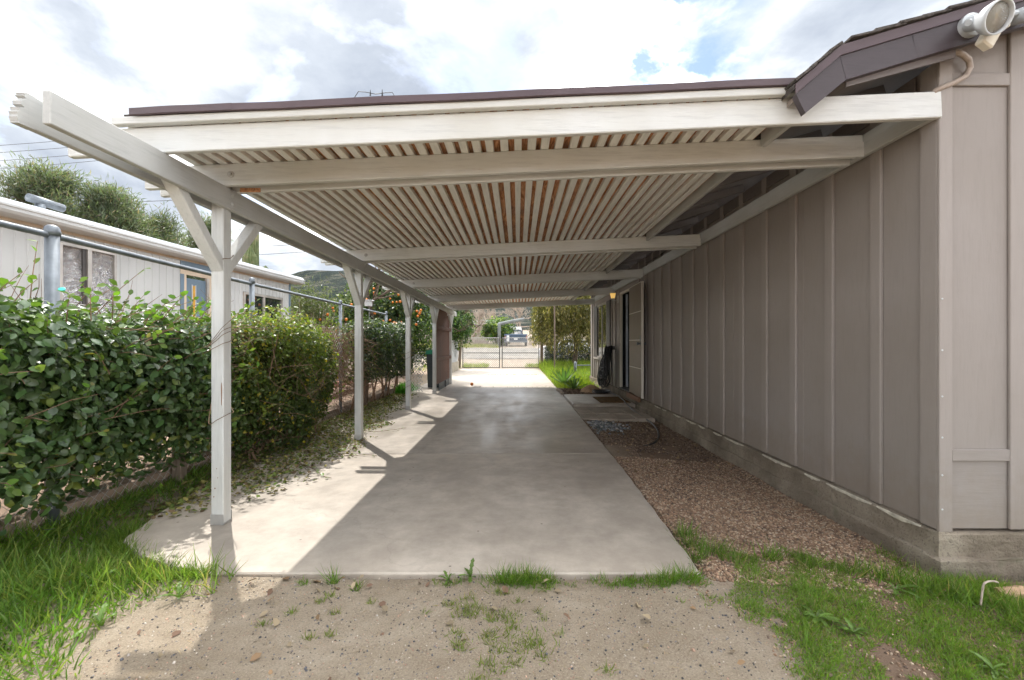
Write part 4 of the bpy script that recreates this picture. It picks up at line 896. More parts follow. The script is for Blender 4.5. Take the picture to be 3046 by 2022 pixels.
hbox(8.62, 9.60, 2.80, 2.984, -0.02, 0.012, 'door_header', 'blue_paint', home); hbox(8.62, 9.60, 2.68, 2.799, -0.02, 0.01, 'door_header', 'beige_trim', home)
d1 = hbox(8.76, 9.30, 0.5, 2.62, -0.06, -0.03, 'door', 'blue_paint', home)
hbox(8.62, 8.70, 0.5, 2.679, -0.02, 0.013, 'door_trim', 'blue_paint', home); hbox(8.70, 8.76, 0.5, 2.679, -0.05, 0.008, 'door_trim', 'beige_trim', home)
hbox(9.30, 9.36, 0.5, 2.679, -0.05, 0.006, 'door_trim', 'alu_frame', home); hbox(9.36, 9.60, 0.5, 2.679, -0.02, 0.002, 'door_trim', 'beige_trim', home)
hbox(8.95, 9.02, 1.2, 2.48, -0.03, -0.024, 'door_light', 'amber_strip', d1); hbox(8.93, 8.95, 1.18, 2.5, -0.03, -0.02, 'light_frame', 'metal_white', d1); hbox(9.02, 9.04, 1.18, 2.5, -0.03, -0.02, 'light_frame', 'metal_white', d1)
hbox(9.50, 9.56, 2.28, 2.42, 0.0, 0.07, 'porch_light', 'dark_frame', home)

hbox(0.6, HE, 2.945, 2.984, 0.001, 0.016, 'rust_strip', 'beige_trim', home)
# ---------------------------------------------------------------- cactus, far plants
def cactus_col(x, y, z0, z1, r, ribs, parent, lean=0.0):
    prof = np.linspace(0, 1, 12); n = ribs * 4; vs = []; fs = []
    for t in prof:
        rr_ = r * (1 if t < 0.85 else math.sqrt(max(0.0, 1 - ((t - 0.85) / 0.15) ** 2)) * 0.98 + 0.02)
        for k in range(n):
            an = 2 * math.pi * k / n; rb = rr_ * (1 - 0.26 * (0.5 - 0.5 * math.cos(ribs * an)))
            vs.append((x + lean * t + rb * math.cos(an), y + rb * math.sin(an), z0 + (z1 - z0) * t))
    for i in range(11):
        for k in range(n): fs.append((i * n + k, i * n + (k + 1) % n, (i + 1) * n + (k + 1) % n, (i + 1) * n + k))
    fs.append(tuple(range(11 * n, 12 * n)))
    return MB().add(vs, fs).build('stem', 'cactus_skin', parent)
cac = thing('columnar_cactus', 'tall ribbed columnar cactus rising behind the mobile home roof', 'cactus', (-9.2, 15.2, 0))
cactus_col(-9.32, 15.3, 0, 6.2, 0.17, 11, cac); cactus_col(-9.20, 14.9, 0, 4.68, 0.25, 13, cac); cactus_col(-8.88, 14.8, 2.9, 3.95, 0.12, 10, cac, 0.28); cactus_col(-9.1, 14.6, 3.0, 3.72, 0.12, 10, cac)

def tube_tree(mb, p, d, L, r, depth, spread, rg, up=0.15, shrink=0.72, n=5, kids=(2, 4)):
    pts = [Vector(p)]; dd = Vector(d).normalized(); seg = 3
    for k in range(seg):
        dd = (dd + Vector(rg.normal(size=3)) * 0.13 + Vector((0, 0, up * 0.3))).normalized(); pts.append(pts[-1] + dd * L / seg)
    mb.tube(pts, [r * (1 - 0.4 * k / seg) for k in range(seg + 1)], n if depth > 1 else 4, cap=False)
    if depth <= 0: return
    for k in range(rg.integers(*kids) + 1):
        nd = (dd + Vector(rg.normal(size=3)) * spread + Vector((0, 0, up))).normalized()
        tube_tree(mb, pts[-1 - int(rg.integers(0, 2))], nd, L * shrink * rg.uniform(0.75, 1.15), r * 0.6, depth - 1, spread, rg, up, shrink, n, kids)
def crown_pts(c, rad, n, k, rg, clump=0.32, shell=0.55):
    """leaf positions gathered in clumps through an ellipsoid, denser near its skin"""
    c = np.array(c); rad = np.array(rad); u = unit(rg.normal(size=(k, 3))); rr_ = rg.uniform(shell ** 3, 1, (k, 1)) ** (1 / 3) * rg.uniform(0.82, 1.1, (k, 1))
    cc = c + u * rad * rr_; ix = rg.integers(0, k, n); sz = rg.uniform(0.6, 1.35, k)
    P = cc[ix] + rg.normal(size=(n, 3)) * (clump * rad.mean() * 0.45 * sz[ix])[:, None]
    out = unit((P - c) / rad ** 2); return P, out, ix, rg.uniform(0.6, 1.35, k)
def broad_tree(name, label, cat, c, rad, n, leafsz, base, mat='leaf', trunk=None, seed=1, k=90, alt=None, pa=0.0, group=None, slim=False, bark='bark', lobes=()):
    rg = np.random.default_rng(seed); tx, ty = (c[0], c[1]) if trunk is None else trunk
    zb = float(gz(tx, ty)); t = thing(name, label, cat, (tx, ty, zb), group)
    mb = MB(); tube_tree(mb, (tx, ty, zb - 0.1), (c[0] - tx, c[1] - ty, c[2] - zb), max(0.5, c[2] - zb - rad[2] * 0.25), 0.06 * rad[0] + 0.04, 3, 0.55, rg, 0.2)
    mb.build('trunk', bark, t)
    P, out, ix, br = crown_pts(c, rad, n, k, rg); bb = br[ix]
    for lc, lr, ln in lobes:
        P2, o2, i2, b2 = crown_pts(lc, lr, ln, max(20, k * ln // n), rg); P = np.concatenate([P, P2]); out = np.concatenate([out, o2]); bb = np.concatenate([bb, b2[i2]])
    col = colmix(len(P), base, 0.3, alt, pa) * bb[:, None]
    leaf_mass('crown', P, out, leafsz, col, mat, t, slim)
    return t, P, out
ot, P, out = broad_tree('orange_tree', 'orange tree full of fruit behind the twiggy gap in the hedge', 'tree', (-4.75, 14.8, 2.35), (1.05, 1.2, 1.35), 10000, 0.10, (0.060, 0.105, 0.026), 'leaf', seed=3, k=90, alt=(0.22, 0.26, 0.05), pa=0.2, lobes=(((-5.75, 14.3, 1.75), (0.95, 1.0, 0.95), 7000),), group='orange trees')
def oranges(t, P, out, spots, c, rad):
    base_me = MB().lathe([(0.006, -0.04), (0.026, -0.034), (0.041, -0.012), (0.043, 0.006), (0.032, 0.03), (0.008, 0.041)], 10).build('orange', 'orange_skin', t, True); first = True
    for p in spots:
        o = base_me if first else base_me.copy()
        if not first: C.objects.link(o); o.parent = t
        o.matrix_parent_inverse = world_of(t).inverted(); o.location = p; s_ = rng.uniform(0.8, 1.1); o.scale = (s_, s_, s_); first = False
oranges(ot, P, out, [at(*q) for q in ((1000, 985, 13.0), (1012, 975, 13.0), (1082, 886, 13.2), (958, 990, 12.9), (948, 1000, 13), (962, 1020, 13), (993, 925, 13.0), (1030, 950, 12.9), (1112, 858, 13.2), (1113, 870, 13.2), (1114, 876, 13.2), (975, 935, 13), (952, 950, 13.1), (1045, 905, 13.0), (1020, 1005, 12.9), (990, 916, 13.0), (1090, 890, 13.1), (1100, 960, 13.0))], None, None)
ot2, P, out = broad_tree('orange_tree', 'orange tree laden with fruit behind the third and fourth carport posts', 'tree', (-3.95, 15.2, 2.15), (1.55, 1.5, 1.45), 16000, 0.10, (0.042, 0.078, 0.022), 'leaf', seed=4, k=120, alt=(0.15, 0.2, 0.04), pa=0.14, group='orange trees')
oranges(ot2, P, out, [at(*q) for q in ((1168, 899, 13.6), (1180, 898, 13.6), (1190, 897, 13.6), (1160, 888, 13.6), (1185, 876, 13.6), (1160, 952, 13.4), (1172, 960, 13.4), (1140, 955, 13.4), (1178, 961, 13.4), (1240, 925, 13.5), (1248, 932, 13.5), (1252, 922, 13.5), (1243, 940, 13.5), (1250, 928, 13.5), (1238, 965, 13.4), (1195, 958, 13.4), (1115, 932, 13.4), (1215, 945, 13.4), (1130, 970, 13.4))], None, None)
broad_tree('citrus_tree', 'dark green citrus tree by the white trellis left of the gates', 'tree', (-3.0, 20.2, 2.2), (0.9, 1.4, 1.1), 7000, 0.10, (0.04, 0.085, 0.02), 'leaf', trunk=(-3.4, 20.4), seed=5, k=60, alt=(0.14, 0.2, 0.04), pa=0.15)
bf = thing('bird_feeder', 'white box bird feeder on a thin post before the orange tree', 'bird feeder', (-3.95, 11.5, 0.14))
b0 = at(1096, 905, 11.5)
MB().box(b0.x - 0.085, b0.x + 0.085, b0.y - 0.06, b0.y + 0.06, b0.z - 0.05, b0.z + 0.09, 0.004).build('box', 'metal_white', bf)
MB().prism([(b0.x - 0.13, b0.z + 0.09), (b0.x + 0.13, b0.z + 0.09), (b0.x + 0.12, b0.z + 0.115), (b0.x - 0.12, b0.z + 0.125)], b0.y - 0.09, b0.y + 0.09).build('roof', 'metal_white', bf)
MB().tube([(b0.x + 0.02, b0.y, 0.1), (b0.x + 0.02, b0.y, b0.z - 0.05)], 0.013, 6).build('post', 'pipe_grey', bf)

# pines behind the mobile home
def pine(x, y, top, rad, seed, label, n=32000):
    rg = np.random.default_rng(seed); t = thing('pine_tree', label, 'tree', (x, y, 0.1), 'grey-green pines behind the mobile home')
    mb = MB(); mb.tube([(x, y, 0), (x + 0.1, y, top * 0.5), (x, y, top * 0.93)], [0.28, 0.17, 0.03], 7)
    P = []; D = []; cl = []
    for k in range(150):
        h = rg.uniform(0.22, 1.0) ; z = top * h; rr_ = rad * (1.02 - 0.72 * max(0, h - 0.45) / 0.55) * rg.uniform(0.45, 1.05); an = rg.uniform(0, 6.283)
        e = np.array([x + rr_ * math.cos(an), y + rr_ * math.sin(an), z - 0.1 + rg.uniform(0, 0.5)]); b_ = np.array([x, y, z - 0.5 * rr_ * 0.5])
        mb.tube([b_, (b_ + e) / 2 + np.array([0, 0, -0.05]), e], [0.045, 0.03, 0.008], 4, cap=False)
        m_ = n // 150; s_ = rg.uniform(0.35, 1.06, (m_, 1)); jit = rg.normal(size=(m_, 3)) * 0.19
        P.append(b_ + (e - b_) * s_ + jit); D.append(unit((e - b_) * 0.5 / max(rr_, .3) + rg.normal(size=(m_, 3)) * 0.6 + np.array([0, 0, 0.45]))); cl.append(np.full(m_, rg.uniform(0.65, 1.35)))
    for k in range(16):
        an = rg.uniform(0, 6.283); rr_ = rad * rg.uniform(0, 0.55); e = np.array([x + rr_ * math.cos(an), y + rr_ * math.sin(an), top * rg.uniform(0.92, 1.05) - rr_ * 0.35]); b_ = e - np.array([0, 0, rg.uniform(0.7, 1.3)])
        mb.tube([b_, e], [0.02, 0.006], 4, cap=False); m_ = 70; P.append(b_ + (e - b_) * rg.random((m_, 1)) + rg.normal(size=(m_, 3)) * 0.09); D.append(unit(rg.normal(size=(m_, 3)) * 0.5 + np.array([0, 0, 1.0]))); cl.append(np.full(m_, 1.0))
    mb.build('trunk', 'bark', t); P = np.concatenate(P); D = np.concatenate(D); m_ = len(P); A, B_, N = frames(D, rand_unit(m_))
    S = np.stack([rg.uniform(0.14, 0.28, m_), rg.uniform(0.12, 0.18, m_), rg.uniform(0.1, 0.2, m_)], 1)
    fast_mesh('crown', SLIM_V, SLIM_F, P, A, B_, N, S, colmix(m_, (0.105, 0.13, 0.083), 0.35, (0.18, 0.15, 0.11), 0.10) * np.concatenate(cl)[:, None], 'needle', t)
for i, (x, y, top, rd, lab) in enumerate(((-17.6, 14.5, 6.1, 2.3, 'leftmost pine, cut by the picture edge, above the mobile home'), (-15.2, 14.0, 6.65, 2.2, 'tallest pine just below the power lines'), (-14.0, 15.0, 6.2, 1.9, 'pine right of the tallest one behind the roof vent'),
        (-14.4, 17.2, 6.0, 2.0, 'lower pine seen under the beam ends'), (-14.0, 19.5, 6.6, 1.9, 'pine seen between the first post and its near brace'))): pine(x, y, top, rd, 40 + i, lab)
# dry-stemmed shrub at the end of the mobile home
rg = np.random.default_rng(8); t = thing('stemmy_shrub', 'dry upright stemmed shrub with green tips at the mobile home corner', 'shrub', (-6.4, 13.2, 0.14)); mb = MB(); P = []
for k in range(70):
    a = Vector((-6.4 + rg.normal() * 0.18, 13.2 + rg.normal() * 0.18, 0.14)); b_ = a + Vector((rg.normal() * 0.28 + 0.12, rg.normal() * 0.25, rg.uniform(1.7, 2.65))); mb.tube([a, (a + b_) / 2 + Vector((rg.normal() * .05, 0, 0)), b_], [0.013, 0.010, 0.005], 4, cap=False)
    P.append(np.array(b_) + rg.normal(size=(60, 3)) * np.array([0.10, 0.10, 0.25]))
mb.build('stems', 'bark_pale', t); P = np.concatenate(P); leaf_mass('leaves', P, rand_unit(len(P)), 0.13, colmix(len(P), (0.10, 0.12, 0.05), 0.3), 'leaf', t, True)

# pepper tree with hanging foliage, right of the gate
rg = np.random.default_rng(12); t = thing('pepper_tree', 'drooping olive-green pepper tree beyond the far end of the house', 'tree', (2.75, 20.8, 0))
mb = MB(); tube_tree(mb, (2.75, 20.9, -0.1), (0.05, 0, 1), 1.9, 0.15, 3, 0.6, rg, 0.25)
P = []; D = []; cl = []
for k in range(1700):
    an = rg.uniform(0, 6.283); rr_ = 2.25 * math.sqrt(rg.random()); cx_, cy_ = 3.0 + rr_ * math.cos(an) * 1.02, 20.7 + rr_ * math.sin(an) * 0.95
    zt = 2.6 + 2.4 * math.sqrt(max(0, 1 - (rr_ / 2.5) ** 2)) * rg.uniform(0.1, 1.0); L = rg.uniform(0.7, 2.3) * (1.0 if rr_ > 1.0 else 0.8)
    zmin = 0.45 + 0.62 * max(0, (2.2 - cx_)) + rg.uniform(0, 0.5); L = min(L, max(0.3, zt - zmin)); m_ = int(18 * L) + 6; s_ = rg.random((m_, 1)); sway = rg.normal(size=2) * 0.16
    p = np.array([cx_, cy_, zt]) + s_ * np.array([sway[0], sway[1], -L]) + rg.normal(size=(m_, 3)) * np.array([0.07, 0.07, 0.03]); P.append(p); D.append(unit(rg.normal(size=(m_, 3)) * np.array([0.5, 0.5, 0.25]) + np.array([0, 0, -0.9]))); cl.append(np.full(m_, rg.uniform(0.6, 1.5)))
P = np.concatenate(P); D = np.concatenate(D); m_ = len(P); A, B_, N = frames(D, rand_unit(m_)); mb.build('trunk', 'bark', t)
S = np.stack([rg.uniform(0.10, 0.20, m_), rg.uniform(0.16, 0.28, m_), rg.uniform(0.1, 0.2, m_)], 1)
fast_mesh('crown', SLIM_V, SLIM_F, P, A, B_, N, S, colmix(m_, (0.12, 0.115, 0.036), 0.35, (0.34, 0.28, 0.12), 0.16) * np.concatenate(cl)[:, None], 'leaf', t)
rg = np.random.default_rng(14); P = rg.uniform((1.5, 22.7, 0.0), (4.6, 23.9, 1.15), (5000, 3)); t = thing('dark_shrub', 'dark evergreen shrub behind the side fence near the white car', 'shrub', (3.0, 23.6, 0))
leaf_mass('foliage', P, rand_unit(5000), 0.11, colmix(5000, (0.014, 0.026, 0.014), 0.4), 'leaf', t)
mb = MB()
for k in range(8): mb.tube([(1.8 + 0.35 * k, 23.6, 0), (1.8 + 0.35 * k + rg.normal() * .1, 23.6, 1.0)], [0.03, 0.01], 5)
mb.build('stems', 'bark', t)

# ---------------------------------------------------------------- across the road
def g0(x, y): return float(gz(x, y))
fb = thing('cream_building', 'long cream single-storey building across the road with grey window', 'building', (-9, 54, 1.2))
z = 1.2
MB().box(-20, -3.6, 52, 56, z + 0.45, z + 2.35, 0.02).build('wall', 'plaster_cream', fb); MB().box(-19.9, -3.7, 51.98, 55.9, z - 0.3, z + 0.45, 0.02).build('skirting', 'shed_wall', fb)
MB().prism([(-20.4, z + 2.35), (-3.2, z + 2.35), (-3.4, z + 2.9), (-20.4, z + 2.9)], 51.6, 56.4).build('roof', 'roof_metal', fb)
w_o = MB().box(-7.1, -5.7, 51.95, 51.98, z + 1.2, z + 2.25, 0.01).build('window', 'inner_door', fb)
MB().box(-7.0, -6.45, 51.93, 51.948, z + 1.25, z + 2.2, 0.002).build('pane', 'window_glass', w_o); MB().box(-6.35, -5.8, 51.93, 51.948, z + 1.25, z + 2.2, 0.002).build('pane', 'window_glass', w_o)
MB().box(-7.3, -5.6, 51.94, 51.975, z + 0.98, z + 1.14, 0.01).build('trim_band', 'beige_trim', fb); MB().box(-6.6, -6.0, 51.95, 51.97, z + 0.1, z + 0.35, 0.01).build('vent', 'dark_frame', fb)
def bare_tree(name, label, x, y, L, r, depth, seed, up=0.2, spread=0.5):
    rg_ = np.random.default_rng(seed); mb = MB(); zb = g0(x, y); tube_tree(mb, (x, y, zb - 0.2), (0, 0, 1), L, r, depth, spread, rg_, up, 0.74, 6, (2, 4))
    t = thing(name, label, 'tree', (x, y, zb), 'bare trees across the road'); mb.build('trunk', 'bark_pale', t)
bare_tree('bare_tree', 'leafless pollarded tree with thick trunk before the cream building', -4.7, 46.2, 1.75, 0.21, 5, 31, 0.28, 0.55)
bare_tree('bare_tree', 'leafless grey tree behind the rounded green tree', 0.2, 58, 2.3, 0.2, 5, 33, 0.3, 0.6)
bare_tree('bare_tree', 'leafless grey tree behind the cream building roof', -3.2, 60, 2.6, 0.2, 5, 35, 0.3, 0.6)
broad_tree('round_tree', 'rounded bright green tree beside the bent grey pipe', 'tree', (-2.15, 47.5, 2.75), (1.75, 1.6, 1.35), 8000, 0.2, (0.06, 0.12, 0.025), 'leaf', seed=15, k=80, alt=(0.22, 0.28, 0.05), pa=0.25)
pf = thing('pipe_awning', 'bent grey steel pipe frame with slanting top beam across the road', 'pipe frame', (-1.9, 44, 0.9))
zb = g0(-1.9, 44)
MB().lathe([(0.17, -0.1), (0.17, 2.35), (0.16, 2.4)], 10, (-1.88, 44, zb)).build('upright', 'pipe_grey', pf, True); MB().tube([(-1.95, 44, zb + 2.34), (-0.7, 44.3, zb + 2.62), (0.65, 44.6, zb + 2.86)], 0.17, 8).build('top_beam', 'pipe_grey', pf)
tk = thing('pickup_truck', 'dark blue pickup truck seen from behind beneath the bent pipe frame', 'truck', (-0.2, 47.5, 1.05)); z = g0(-0.2, 47)
body = MB().box(-1.42, 1.02, 45.4, 47.6, z + 0.4, z + 1.22, 0.06).build('bed', 'truck_blue', tk); MB().box(-1.35, 0.95, 45.36, 45.4, z + 0.55, z + 1.18, 0.02).build('tailgate', 'truck_blue', body)
cab = MB().prism([(-1.0, z + 1.22), (0.62, z + 1.22), (0.40, z + 1.72), (-0.75, z + 1.72)], 47.61, 49.2).build('cab', 'truck_blue', tk); MB().prism([(-0.82, z + 1.28), (0.44, z + 1.28), (0.30, z + 1.62), (-0.66, z + 1.62)], 47.58, 47.606).build('rear_window', 'window_glass', cab)
MB().box(-1.42, 1.02, 45.30, 45.41, z + 0.33, z + 0.47, 0.02).build('bumper', 'galvanised', tk)
MB().box(-0.38, -0.02, 45.33, 45.358, z + 0.62, z + 0.78, 0.003).build('number_plate', 'sign_white', body)
for x in (-1.36, 0.86): MB().box(x, x + 0.1, 45.34, 45.358, z + 0.7, z + 1.05, 0.004).build('tail_light', 'red_stone', body)
for x in (-1.3, 0.75):
    w_ = MB().lathe([(0.36, 0), (0.36, 0.22)], 14, (x, 46.4, z + 0.33), (1, 0, 0)).build('wheel', 'black_rubber', tk)
tag(MB().box(-1.15, -0.88, 44.9, 44.92, z + 0.45, z + 1.08, 0.003).build('notice_board', 'sign_white'), 'blank white notice board in front of the dark truck', 'sign')
tag(MB().box(-1.04, -0.99, 44.921, 44.96, z - 0.2, z + 0.5, 0.003).build('notice_stake', 'bark_pale'), 'thin stake holding the white notice board upright', 'stake')
tl = thing('white_trailer', 'white trailer nose behind the dark truck', 'trailer', (-0.3, 53, 1.3)); z = g0(0, 52)
MB().prism([(-2.6, z + 0.5), (0.28, z + 0.5), (0.55, z + 1.6), (0.42, z + 2.1), (-2.6, z + 2.1)], 52.2, 54.4).build('body', 'car_white', tl)
MB().prism([(0.30, z + 0.5), (0.36, z + 0.5), (0.63, z + 1.62), (0.50, z + 2.1), (0.44, z + 2.1), (0.57, z + 1.6)], 52.19, 54.41).build('edge_trim', 'dark_frame', tl)
MB().lathe([(0.35, 0), (0.35, 0.2)], 12, (-1.2, 52.4, z + 0.3), (0, 1, 0)).build('wheel', 'black_rubber', tl)
sd = thing('tan_shed', 'small tan gabled shed beyond the road next to the pepper tree', 'shed', (2.2, 52, 1.2)); z = g0(2, 50) - 0.1
MB().box(1.75, 3.4, 50.5, 53, z, z + 1.35, 0.02).build('wall', 'shed_wall', sd); MB().prism([(1.4, z + 1.3), (2.7, z + 1.95), (4.1, z + 1.3), (4.1, z + 1.42), (2.7, z + 2.08), (1.4, z + 1.42)], 50.2, 53.3).build('roof', 'roof_tile_tan', sd)
MB().prism([(1.75, z + 1.35), (3.4, z + 1.35), (2.7, z + 1.9)], 50.52, 52.9).build('gable', 'shed_wall', sd); MB().box(2.1, 3.0, 50.46, 50.5, z + 0.75, z + 1.2, 0.01).build('window', 'window_glass', sd)
yb = thing('yellow_crate', 'pale yellow bin beside the tan shed', 'bin', (1.5, 49, 1.1)); MB().prism([(1.28, 1.1), (1.72, 1.1), (1.76, 1.85), (1.24, 1.85)], 48.8, 49.2).build('body', 'beige_trim', yb)
MB().box(1.21, 1.79, 48.76, 49.24, 1.86, 1.93, 0.02).build('lid', 'sign_white', yb)
cr = thing('parked_car', 'white parked car partly hidden behind the pepper tree and fence', 'car', (3.4, 28.5, 0.15)); z = g0(3, 28.5)
MB().prism([(1.35, z + 0.35), (5.4, z + 0.35), (5.5, z + 0.85), (4.6, z + 1.0), (2.75, z + 1.02), (1.75, z + 0.96), (1.38, z + 0.75)], 27.7, 29.3).build('body', 'car_white', cr)
cb_ = MB().prism([(2.45, z + 1.0), (4.7, z + 1.0), (4.2, z + 1.45), (3.1, z + 1.45)], 27.82, 29.18).build('cabin', 'car_white', cr); MB().prism([(2.65, z + 1.04), (3.5, z + 1.04), (3.5, z + 1.38), (3.12, z + 1.38)], 27.8, 27.818).build('side_window', 'window_glass', cb_); MB().prism([(3.6, z + 1.04), (4.45, z + 1.04), (4.1, z + 1.38), (3.6, z + 1.38)], 27.8, 27.818).build('side_window', 'window_glass', cb_)
for x in (2.1, 4.7): MB().lathe([(0.32, 0), (0.32, 0.2), (0.2, 0.21)], 14, (x, 27.86, z + 0.32), (0, -1, 0)).build('wheel', 'black_rubber', cr)
MB().box(1.345, 1.42, 27.75, 27.95, z + 0.62, z + 0.74, 0.01).build('headlight', 'lamp_white', cr)

# power lines in the sky
for k, (pa, pb, Y, lab) in enumerate((((-250, 450), (700, 370), 30, 'topmost power line crossing the sky at the left'), ((-250, 471), (700, 392), 30, 'second power line from the top at the left'), ((-250, 496), (700, 415), 30, 'third power line from the top grazing the pine tips'), ((-250, 521), (700, 436), 30, 'lowest power line in front of the pines'),
        ((560, 747), (1300, 694), 55, 'upper thick cable behind the first post'), ((560, 770), (1300, 719), 55, 'lower thick cable crossing the cactus'), ((300, 603), (700, 583), 50, 'single cable between the pine and rafter tails'))):
    a, b_ = at(*pa, Y), at(*pb, Y * 1.05); md = (a + b_) / 2 - Vector((0, 0, 0.12)); tag(MB().tube(smooth([a, md, b_], 4), 0.016 if k < 4 else 0.03, 4).build('power_line', 'cable'), lab, 'power line', 'overhead power lines')
# ================================================================== hedges along the fence
def leafmesh(name, w, mat):
    me_ = bpy.data.meshes.new(name)
    vs = [(x, y * w, z) for x, y, z in [(0, 0, 0), (0.12, 0.14, 0.02), (0.36, 0.31, 0.07), (0.62, 0.30, 0.07), (0.85, 0.15, 0.02), (1, 0, -0.07), (0.85, -0.15, 0.02), (0.62, -0.30, 0.07), (0.36, -0.31, 0.07), (0.12, -0.14, 0.02), (0.36, 0, 0.0), (0.62, 0, -0.01)]]
    fs = [(0, 10, 2, 1), (10, 11, 3, 2), (11, 5, 4, 3), (0, 9, 8, 10), (10, 8, 7, 11), (11, 7, 6, 5)]
    me_.from_pydata(vs, [], fs); me_.materials.append(M[mat]); me_.polygons.foreach_set('use_smooth', [True] * 6); me_.update(); return me_
def hedge_pts(n, y0, y1, xc, hw, zc_, hh, seed, lump=0.12, shell=0.72, front=0.55, q=3.2, taper=0.35):
    """points near the skin of a long rounded hedge; `out` is the outward direction"""
    rg = np.random.default_rng(seed); y = rg.uniform(y0, y1, n); kind = rg.choice(3, n, p=[front, (1 - front) * 0.6, (1 - front) * 0.4])
    u = rg.uniform(-1, 1, n); v = (1 - np.abs(u) ** q) ** (1 / q)
    rx = np.where(kind == 0, v, np.where(kind == 1, u, -v)); rz_ = np.where(kind == 1, v, u); an = np.arctan2(rz_, rx)
    r = rg.uniform(shell ** 2, 1.0, n) ** 0.5
    lm = 1 + lump * (np.sin(y * 5.3 + seed) + np.sin(y * 2.1 + 3 * an) + 0.7 * np.sin(y * 9.7 + 5 * an))
    ends = np.minimum(1, np.sqrt(np.clip(np.minimum(y - y0, y1 - y) / taper, 0, 1)) * 0.72 + 0.28)
    P = np.stack([xc + hw * rx * r * lm * ends, y, zc_ + hh * rz_ * r * (0.5 + 0.5 * lm) * (0.6 + 0.4 * ends)], 1)
    out = unit(np.stack([np.sign(rx) * np.abs(rx) ** (q - 1), np.zeros(n), np.sign(rz_) * np.abs(rz_) ** (q - 1)], 1)); return P, out
LM = [leafmesh('hedge_leaf_mesh', w, 'hedge_leaf') for w in (0.85, 1.0, 1.15)]; LS = leafmesh('sprig_leaf_mesh', 0.95, 'sprig_leaf'); LO = leafmesh('orange_leaf_mesh', 0.9, 'orange_leaf')
def place_leaf(me_, p, D, N, s, parent, name='leaf'):
    D = Vector(D).normalized(); N = Vector(N); B_ = N.cross(D).normalized(); N = D.cross(B_)
    o = bpy.data.objects.new(name, me_); C.objects.link(o); o.parent = parent; o.matrix_parent_inverse = world_of(parent).inverted()
    o.matrix_basis = Matrix.Translation(p) @ Matrix((D, B_, N)).transposed().to_4x4() @ Matrix.Scale(s, 4); return o
def twigs(mb, n, y0, y1, x0, x1, z0, z1, rg, L=0.4, r=0.0025, up=0.6):
    for k in range(n):
        a = Vector((rg.uniform(x0, x1), rg.uniform(y0, y1), rg.uniform(z0, z1))); d = Vector((rg.normal() * 0.6 + 0.15, rg.normal() * 0.9, up + rg.normal() * 0.4)).normalized(); pts = [a]
        for j in range(4): d = (d + Vector(rg.normal(size=3)) * 0.22).normalized(); pts.append(pts[-1] + d * L / 4 * rg.uniform(0.7, 1.2))
        mb.tube(pts, [r, r * 0.95, r * 0.85, r * 0.7, r * 0.4], 4, cap=False)
# --- first hedge: large dark glossy leaves
h1 = thing('glossy_hedge', 'dark glossy big-leaved hedge growing through the fence before the first post', 'hedge', (-3.15, 3.2, 0.05))
P, out = hedge_pts(25000, 1.3, 4.7, -3.16, 0.40, 0.86, 0.68, 51, 0.13, 0.55); k = P[:, 2] > 0.20 + 0.13 * np.sin(P[:, 1] * 3 + 0.6) + 0.05 * np.sin(P[:, 1] * 11); P, out = P[k], out[k]; n = len(P)
col = colmix(n, (0.060, 0.106, 0.034), 0.5, (0.14, 0.19, 0.04), 0.06); top = (P[:, 2] > 1.36) & (rng.random(n) < 0.4); col[top] = np.array((0.12, 0.20, 0.04)) * rng.uniform(0.6, 1.3, (top.sum(), 1)); lo = (P[:, 2] < 0.6) & (rng.random(n) < 0.12); col[lo] = np.array((0.14, 0.17, 0.03))  # some top leaves lightened: sunlight on the hedge top put into the colour
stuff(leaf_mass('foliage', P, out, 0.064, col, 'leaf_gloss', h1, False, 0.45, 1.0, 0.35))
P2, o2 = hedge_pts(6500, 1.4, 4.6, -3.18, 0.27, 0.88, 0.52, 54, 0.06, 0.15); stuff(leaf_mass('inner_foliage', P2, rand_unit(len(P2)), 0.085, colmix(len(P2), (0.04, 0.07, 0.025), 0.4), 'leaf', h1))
rg = np.random.default_rng(52); Pf, of = hedge_pts(284, 2.1, 4.4, -3.16, 0.41, 0.88, 0.67, 51, 0.13, 0.97, 0.8)
for p, o in zip(Pf, of):
    N = Vector(o) + Vector(rg.normal(size=3)) * 0.35 + Vector((0, -0.35, 0.25)); D = Vector(rg.normal(size=3)) * 0.6 + Vector((0.1, 0, -0.7)); D = D - N * D.dot(N) / N.dot(N)
    place_leaf(LM[rg.integers(0, 3)], p, D, N, rg.uniform(0.045, 0.078), h1)
place_leaf(LO, at(147, 1357, 2.72), (0.9, 0.2, 0.1), (0.2, -1, 0.5), 0.075, h1)['label'] = 'single orange leaf'
mb = MB(); twigs(mb, 120, 1.8, 4.4, -3.4, -2.85, 0.3, 1.45, rg, 0.45, 0.0028, 0.3)
for k in range(14):       # long runners sweeping along the face
    y = rg.uniform(2.2, 3.6); z = rg.uniform(0.7, 1.45); pts = [Vector((-2.80 + rg.uniform(-0.05, 0.05), y, z))]
    d = Vector((0.02, 0.9, rg.uniform(0.0, 0.35))).normalized()
    for j in range(6): d = (d + Vector((rg.normal() * 0.08, 0, rg.normal() * 0.12))).normalized(); pts.append(pts[-1] + d * 0.16)
    mb.tube(smooth(pts, 3), 0.0026, 4, cap=False)
